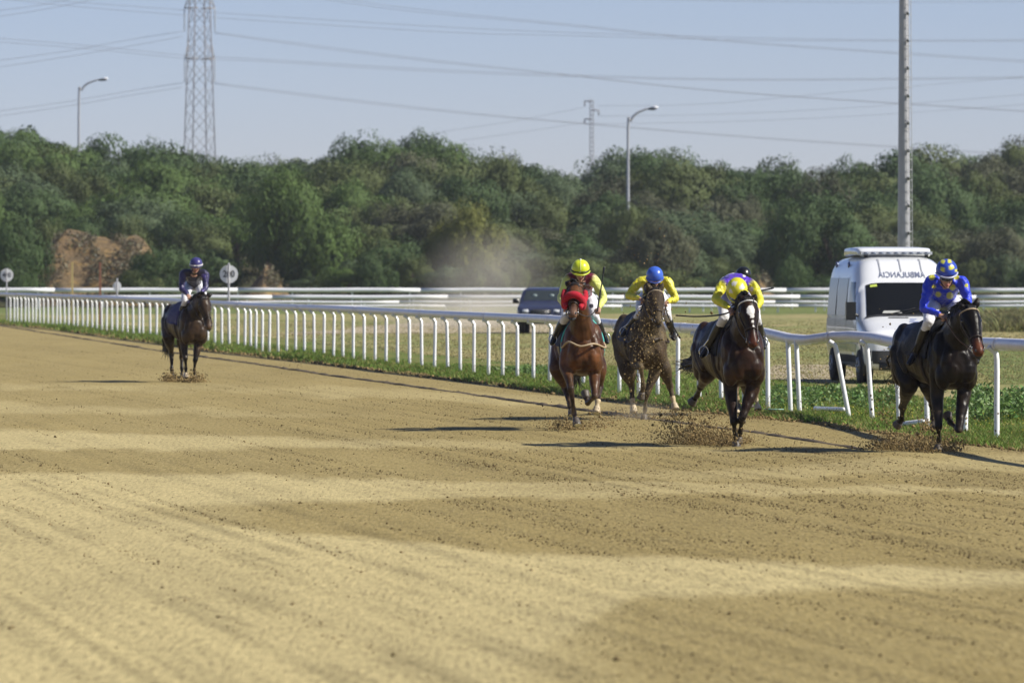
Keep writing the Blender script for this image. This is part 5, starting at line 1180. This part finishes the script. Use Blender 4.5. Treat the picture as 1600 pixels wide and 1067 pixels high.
rider(dict(drop=.088, label='jockey in shiny blue silks and cap with yellow spots and dark goggles, leading', Z0=86.6, cx=1462, head=(1479, 423, .62), hr=.131, up=(0, -.32, .95), fwd=(.06, -1, -.35), shl=(1453, 440, .38), shr=(1503, 440, .38), ell=(1443, 481, .48), elr=(1512, 470, .45), hal=(1474, 494, .72), har=(1500, 484, .72),
    hip=(1473, 468, -.32), knl=(1451, 502, .16), knr=(1507, 503, .16), anl=(1430, 553, -.22), anr=(1521, 552, -.2), tol=(1419, 569, -.06), tor=(1527, 566, -.04), silk=(.018, .045, .60), sleeve=(.018, .045, .60),
    dots=[(1456, 433, 5), (1459, 448, 3.2), (1466, 460, 4.6), (1484, 462, 5.6), (1488, 449, 5), (1494, 433, 4.5), (1510, 446, 3)], dotc=(.55, .52, .06), helmet=(.03, .07, .42), hdots=[(1473, 409, 3.6, (.62, .6, .07)), (1484, 408, 3.4, (.62, .6, .07)), (1473.5, 421, 3.7, (.62, .6, .07)), (1486.5, 418, 3.9, (.62, .6, .07)), (1494, 423, 2, (.62, .6, .07))],
    peak=(.45, .47, .62), goggles=True, dullstirrup=True))
# 2: bay with red fleece noseband
horse(dict(label='reddish bay horse with thick red fleece noseband, ridden in maroon and lime', Z0=98.5, cx=905, coat=(.080, .034, .014), chest=912, rump=900, poll=(899, 448, 1.15), nose=(894, 494, 1.60), heads=1.12, ears=[(882.5, 440.5, 1.10), (915, 441.5, 1.10)],
    fr=[(884, 572, .6), (892, 607, .9), (897, 645, .75), (902, 664, .85)], fl=[(929, 580, .55), (929.5, 619, .85), (918, 630, .55), (914, 613, .42)], hr=[(872, 580, -.55), (883, 606, -.7), (891, 634, -.45), (894, 648, -.4)], hl=[(936, 580, -.55), (937, 604, -.7), (934, 627, -.42), (931.5, 645, -.35)],
    tail=[(898, 540, -1.35), (897, 570, -1.5), (899, 600, -1.6)], hands=[(884, 480, .8), (934, 483, .75)], fleece=True, muzzle=(.16, .09, .06), breast=[(888, 534, .86), (907, 541, .93), (928, 537, .86)], cloth=M['cloth_navy'], trimc=M['teal'], palehoof=('hl',), socks=('hl',), shoe=True, dust=.45, neckw=1.05, stock=(.035, .022, .016)))
rider(dict(label='jockey in lime cap, maroon body and pale yellow sleeves holding a whip upright', Z0=98.5, cx=905, head=(907, 421, .55), hr=.127, up=(0, -.30, .95), fwd=(0, -1, -.5), shl=(887, 436, .35), shr=(927, 436, .35), ell=(877, 466, .48), elr=(943, 466, .42), hal=(884, 481, .80), har=(934, 485, .75),
    hip=(908, 464, -.32), knl=(884, 496, .15), knr=(929, 495, .15), anl=(866, 528, -.2), anr=(944, 526, -.18), tol=(862, 537, -.05), tor=(949, 535, -.02), silk=(.13, .006, .03), sleeve=(.66, .70, .17), helmet=(.62, .70, .03), peak=(.55, .62, .05), band=M['black'], button=M['disc'], seam=mat('pale_seam', (.8, .85, .3), rough=.4), bredots=[(924, 478, 3.4)]))
whip(98.5, [(933.5, 485, .78), (936, 468, .74), (940, 445, .70), (943, 424, .68)], 'black whip held upright by the jockey in maroon and lime')
# 3: bay with white star, yellow rider with head down
horse(dict(label='dark bay horse with white star under the jockey whose head is bowed', Z0=89.3, cx=1140, coat=(.026, .013, .008), chest=1161, rump=1119, poll=(1168, 469, 1.12), nose=(1177, 540, 1.40), yaw=.1, ears=[(1154, 461, 1.08), (1182, 459, 1.08)],
    fr=[(1141, 604, .45), (1147, 660, .62), (1149, 682, .55), (1150.5, 699, .56)], fl=[(1176, 606, .5), (1160, 652, .68), (1156, 676, .42), (1153, 690, .40)], hr=[(1106, 584, -.6), (1095, 604, -.95), (1089, 618, -1.2), (1081, 629, -1.3)], hl=[(1165, 590, -.55), (1168, 620, -.9), (1160, 645, -.7), (1158, 658, -.65)],
    tail=[(1103, 560, -1.3), (1090, 565, -1.55), (1066, 574, -1.8)], hands=[(1145, 484, .72), (1182, 484, .72)], brow=M['whiteband'], blaze=[(1173, 485, 6.2), (1175, 493, 3.6), (1176.5, 502, 1.9), (1177, 510, 1.6)], muzzle=(.11, .035, .018), cloth=M['cloth_blk'], dust=.25))
rider(dict(label='jockey with head bowed, yellow sleeves and starred yellow cap, purple shoulders, white breeches', Z0=89.3, cx=1140, head=(1151.5, 452, .62), hr=.133, up=(.02, -.80, .60), fwd=(0, -.6, -.8), shl=(1130, 445, .36), shr=(1174, 445, .36), ell=(1118.5, 467, .50), elr=(1187, 470, .50), hal=(1144, 485, .74), har=(1182, 484, .74),
    hip=(1148, 442, -.32), knl=(1131, 496, .15), knr=(1181, 497, .15), anl=(1104, 545, -.22), anr=(1190, 530, -.2), tol=(1096, 557, -.08), tor=(1194, 543, -.05), silk=(.09, .022, .46), sleeve=(.64, .60, .028), tw=1.12, helmet=(.66, .62, .03), hdots=[(1147, 443, 3.6, (.75, .72, .66)), (1160, 449, 4.0, (.75, .72, .66)), (1141, 455, 3.0, (.75, .72, .66)), (1156, 464, 3.2, (.75, .72, .66))],
    dots=[(1174, 452, 3.4), (1163, 430.5, 2.6)], dotc=(.74, .70, .66), peak=(.66, .62, .10)))
whip(89.3, [(1146, 484, .74), (1134, 490, .6), (1112, 493.6, .4), (1085, 494.6, .2), (1062, 493.3, .05)], 'long black whip trailing left from the yellow and purple jockey')
# 4: mud-spattered horse, blue cap
horse(dict(label='mud-spattered brown horse in the middle, ridden in yellow with a blue cap', Z0=105.5, cx=1008, coat=(.045, .030, .018), chest=1014, rump=990, poll=(1024, 455, 1.12), nose=(1028, 506, 1.45), ears=[(1011, 442, 1.08), (1036, 440, 1.08)], mud=.35, points=(.03, .022, .014), stock=(.07, .05, .028),
    fr=[(994, 568, .6), (1001, 574, .95), (1005, 604, .80), (1001, 622, .72)], fl=[(1023, 580, .45), (1011, 615, .5), (1007.5, 640, .42), (1006, 657, .45)], hr=[(982, 585, -.55), (987, 603, -.8), (988, 624, -.65), (990.5, 644, -.6)], hl=[(1038, 577, -.5), (1047, 604, -.8), (1051, 622, -.75), (1055.5, 639, -.7)],
    tail=[(985, 535, -1.35), (982, 565, -1.5), (986, 590, -1.6)], hands=[(1004, 468, .74), (1040, 472, .74)], brow=M['tan'], cloth=M['cloth_navy'], palehoof=('hr', 'hl'), socks=('hr', 'hl'), breastm=M['leather'], breast=[(999, 527, .84), (1013, 536, .9), (1028, 529, .84)]))
rider(dict(label='jockey in bright yellow silks with navy front and round blue cap, behind the bay pair', Z0=105.5, cx=1008, head=(1023, 431, .60), hr=.126, up=(0, -.45, .89), fwd=(0, -1, -.6), shl=(1000, 440, .36), shr=(1043, 440, .36), ell=(982, 462, .46), elr=(1055, 467, .46), hal=(1004, 468, .76), har=(1040, 473, .76),
    hip=(1020, 461, -.32), knl=(1000, 490, .15), knr=(1042, 492, .15), anl=(978, 516, -.2), anr=(1051, 520, -.2), tol=(972, 524, -.05), tor=(1053, 530, -.05), silk=(.66, .60, .03), sleeve=(.66, .60, .03), dots=[(1014, 450, 9), (1020, 444, 9), (1030, 450, 7)], dotc=(.02, .022, .09), helmet=(.05, .13, .55), peak=(.04, .10, .45)))
whip(105.5, [(1039, 475, .78), (1043, 492, .68), (1051, 508, .58), (1060, 524, .5)], 'black whip hanging down right of the mud-spattered horse', .009)
# 5: lone rider on the left
horse(dict(label='dark brown horse at the far left, cantering alone near the rail', Z0=141.5, cx=292, coat=(.034, .022, .014), chest=303, rump=277, poll=(318, 465, 1.05), nose=(327, 513, 1.25), ears=[(306, 459, 1.0), (332.5, 458, 1.0)], yaw=.2,
    fr=[(287, 535, .45), (290, 560, .55), (290.5, 576, .52), (291.5, 591, .58)], fl=[(310, 537, .5), (305, 563, .62), (303.5, 580, .5), (304, 595, .5)], hr=[(264, 529, -.6), (268, 553, -.95), (268.5, 577, -.85), (270, 594, -.8)], hl=[(285, 532, -.55), (284, 558, -.9), (284, 576, -.8), (286, 590, -.75)],
    tail=[(263, 515, -1.3), (261, 535, -1.4), (262, 552, -1.42)], hands=[(295, 463, .68), (313, 459, .68)], cloth=M['cloth_prp'], muzzle=(.07, .045, .03), palehoof=('fr',), dust=.5))
rider(dict(label='lone jockey at the left in navy and purple silks with a white-banded cap', Z0=141.5, cx=292, head=(306.4, 413, .52), hr=.126, up=(0, -.22, .97), fwd=(0, -1, -.3), shl=(286, 427, .34), shr=(321, 427, .34), ell=(284, 451, .44), elr=(321, 450, .44), hal=(295, 463, .68), har=(313, 459, .68),
    hip=(303, 444, -.28), knl=(289, 470, .15), knr=(317, 470, .15), anl=(280, 500, -.18), anr=(322, 500, -.18), tol=(277, 508, -.05), tor=(324, 508, -.05), silk=(.010, .009, .030), sleeve=(.024, .018, .085), tw=.92, helmet=(.05, .045, .17), band=M['whiteband'], goggles=True, dots=[(318, 431, 3.5), (316, 455, 3)], dotc=(.08, .06, .24), peak=(.05, .045, .15)))
# 6: horse and rider almost hidden behind number 3
horse(dict(label='brown horse mostly hidden behind the white-starred bay, only pale-hoofed legs showing', Z0=108.5, cx=1163, coat=(.10, .06, .035), chest=1166, rump=1158, poll=(1168, 470, 1.05), nose=(1169, 520, 1.3), ears=[(1158, 462, 1.0), (1176, 462, 1.0)], mud=.2, stock=(.30, .22, .12),
    fr=[(1150, 585, .45), (1149, 615, .55), (1150, 632, .5), (1151, 645, .52)], fl=[(1180, 585, .5), (1182, 612, .6), (1182.5, 627, .55), (1184.5, 640, .6)], hr=[(1148, 580, -.6), (1150, 605, -.9), (1152, 625, -.8), (1153, 638, -.8)], hl=[(1172, 580, -.6), (1172, 605, -.9), (1172, 622, -.8), (1172, 636, -.8)],
    tail=[(1160, 540, -1.3), (1160, 565, -1.4), (1160, 590, -1.5)], hands=[(1155, 476, .7), (1175, 470, .7)], cloth=M['cloth_blk'], palehoof=('fl', 'fr'), socks=('fl',)))
rider(dict(label='jockey hidden behind the bowed yellow rider, only the black cap and whip showing', Z0=108.5, cx=1163, head=(1161.5, 430, .45), hr=.118, up=(0, -.3, .95), fwd=(0, -1, -.5), shl=(1147, 446, .30), shr=(1176, 446, .30), ell=(1144, 468, .42), elr=(1181, 462, .42), hal=(1155, 476, .7), har=(1177, 458, .6),
    hip=(1163, 462, -.3), knl=(1148, 492, .1), knr=(1177, 492, .1), anl=(1142, 520, -.2), anr=(1182, 520, -.2), tol=(1141, 528, -.05), tor=(1183, 528, -.05), silk=(.02, .02, .025), sleeve=(.02, .02, .025), tw=.9, helmet=(.008, .008, .009)))
whip(108.5, [(1177, 457, .6), (1190, 454, .58), (1203, 451.5, .56)], 'short black whip sticking out right of the yellow and purple jockey', .012)

# ------------------------------------------------------------------ kicked up dirt
M['fly'] = mat('flying_soil', attr=True, rough=.95, spec=.1)
def spray(blobs, name, label, s0=.0055):
    P = []; R = []; C_ = []
    for (px, py, sx, sy, Z, n) in blobs:
        n = int(n * 1.25); a = rs.normal(0, 1, (n, 3)); x = px + a[:, 0] * sx; y = py - np.abs(a[:, 1]) * sy if sy > 0 else py + a[:, 1] * -sy; z = Z + a[:, 2] * .35
        q = np.c_[(x - CX) / F * z, z, HC + (HY - y) / F * z]; q = q[q[:, 2] > .012]; m = len(q)
        P.append(q); R.append(np.clip(rs.lognormal(math.log(s0), .5, m), .0025, .028)); C_.append(np.array([.27, .195, .09])[None] * rs.uniform(.35, 1.4, (m, 1)))
    P, R, C_ = np.concatenate(P), np.concatenate(R), np.concatenate(C_)
    o = clods(name, P, R, M['fly'], C_, 1.0); tag(o, label, kind='stuff')
spray([(1385, 709, 18, 15, 87.2, 1900), (1430, 711, 20, 17, 86.8, 2200), (1462, 714, 16, 18, 86.4, 1600), (1490, 709, 11, 15, 86.2, 700), (1445, 664, 5, -6, 87.3, 260), (1385, 660, 9, -36, 88, 260), (1392, 600, 22, -40, 90, 160), (1450, 700, 34, 30, 87, 300)], 'flying_dirt', 'brown dirt kicked up around the feet of the dark leading horse')
spray([(1072, 694, 26, 22, 90, 2100), (1108, 696, 22, 19, 89.8, 2000), (1138, 699, 11, 11, 89.2, 900), (1082, 660, 5, -6, 91, 100), (1140, 690, 16, 12, 89, 300), (1165, 692, 9, 6, 89, 150)], 'flying_dirt', 'brown dirt kicked up around the feet of the white-starred bay', .0056)
spray([(893, 675, 17, 9, 98.3, 900), (930, 668, 24, 12, 99, 500), (872, 668, 12, 9, 99, 250), (912, 630, 40, -26, 99, 90)], 'flying_dirt', 'brown dirt kicked up below the bay with the red noseband', .0058)
spray([(1040, 662, 28, 10, 105, 800), (985, 655, 26, 11, 106, 400), (1013, 560, 20, -42, 103.8, 600), (1030, 500, 20, -28, 103.6, 260), (1030, 430, 40, -40, 104, 130), (1110, 650, 40, 16, 103, 250), (1180, 655, 30, 7, 104, 300)], 'flying_dirt', 'specks of dirt flying around the mud-spattered horse', .0060)
spray([(265, 598, 7, 7, 142, 350), (303, 600, 8, 8, 141, 650), (285, 597, 16, 5, 141.5, 150)], 'flying_dirt', 'small puffs of dirt at the feet of the lone horse on the left', .012)
volume('hoof_dust', W(1000, 645, 105), (1.3, 1.6, .42), .55, (.9, .8, .62), 'thin dust at the feet of the mud-spattered horse', 3.0, 1.2)
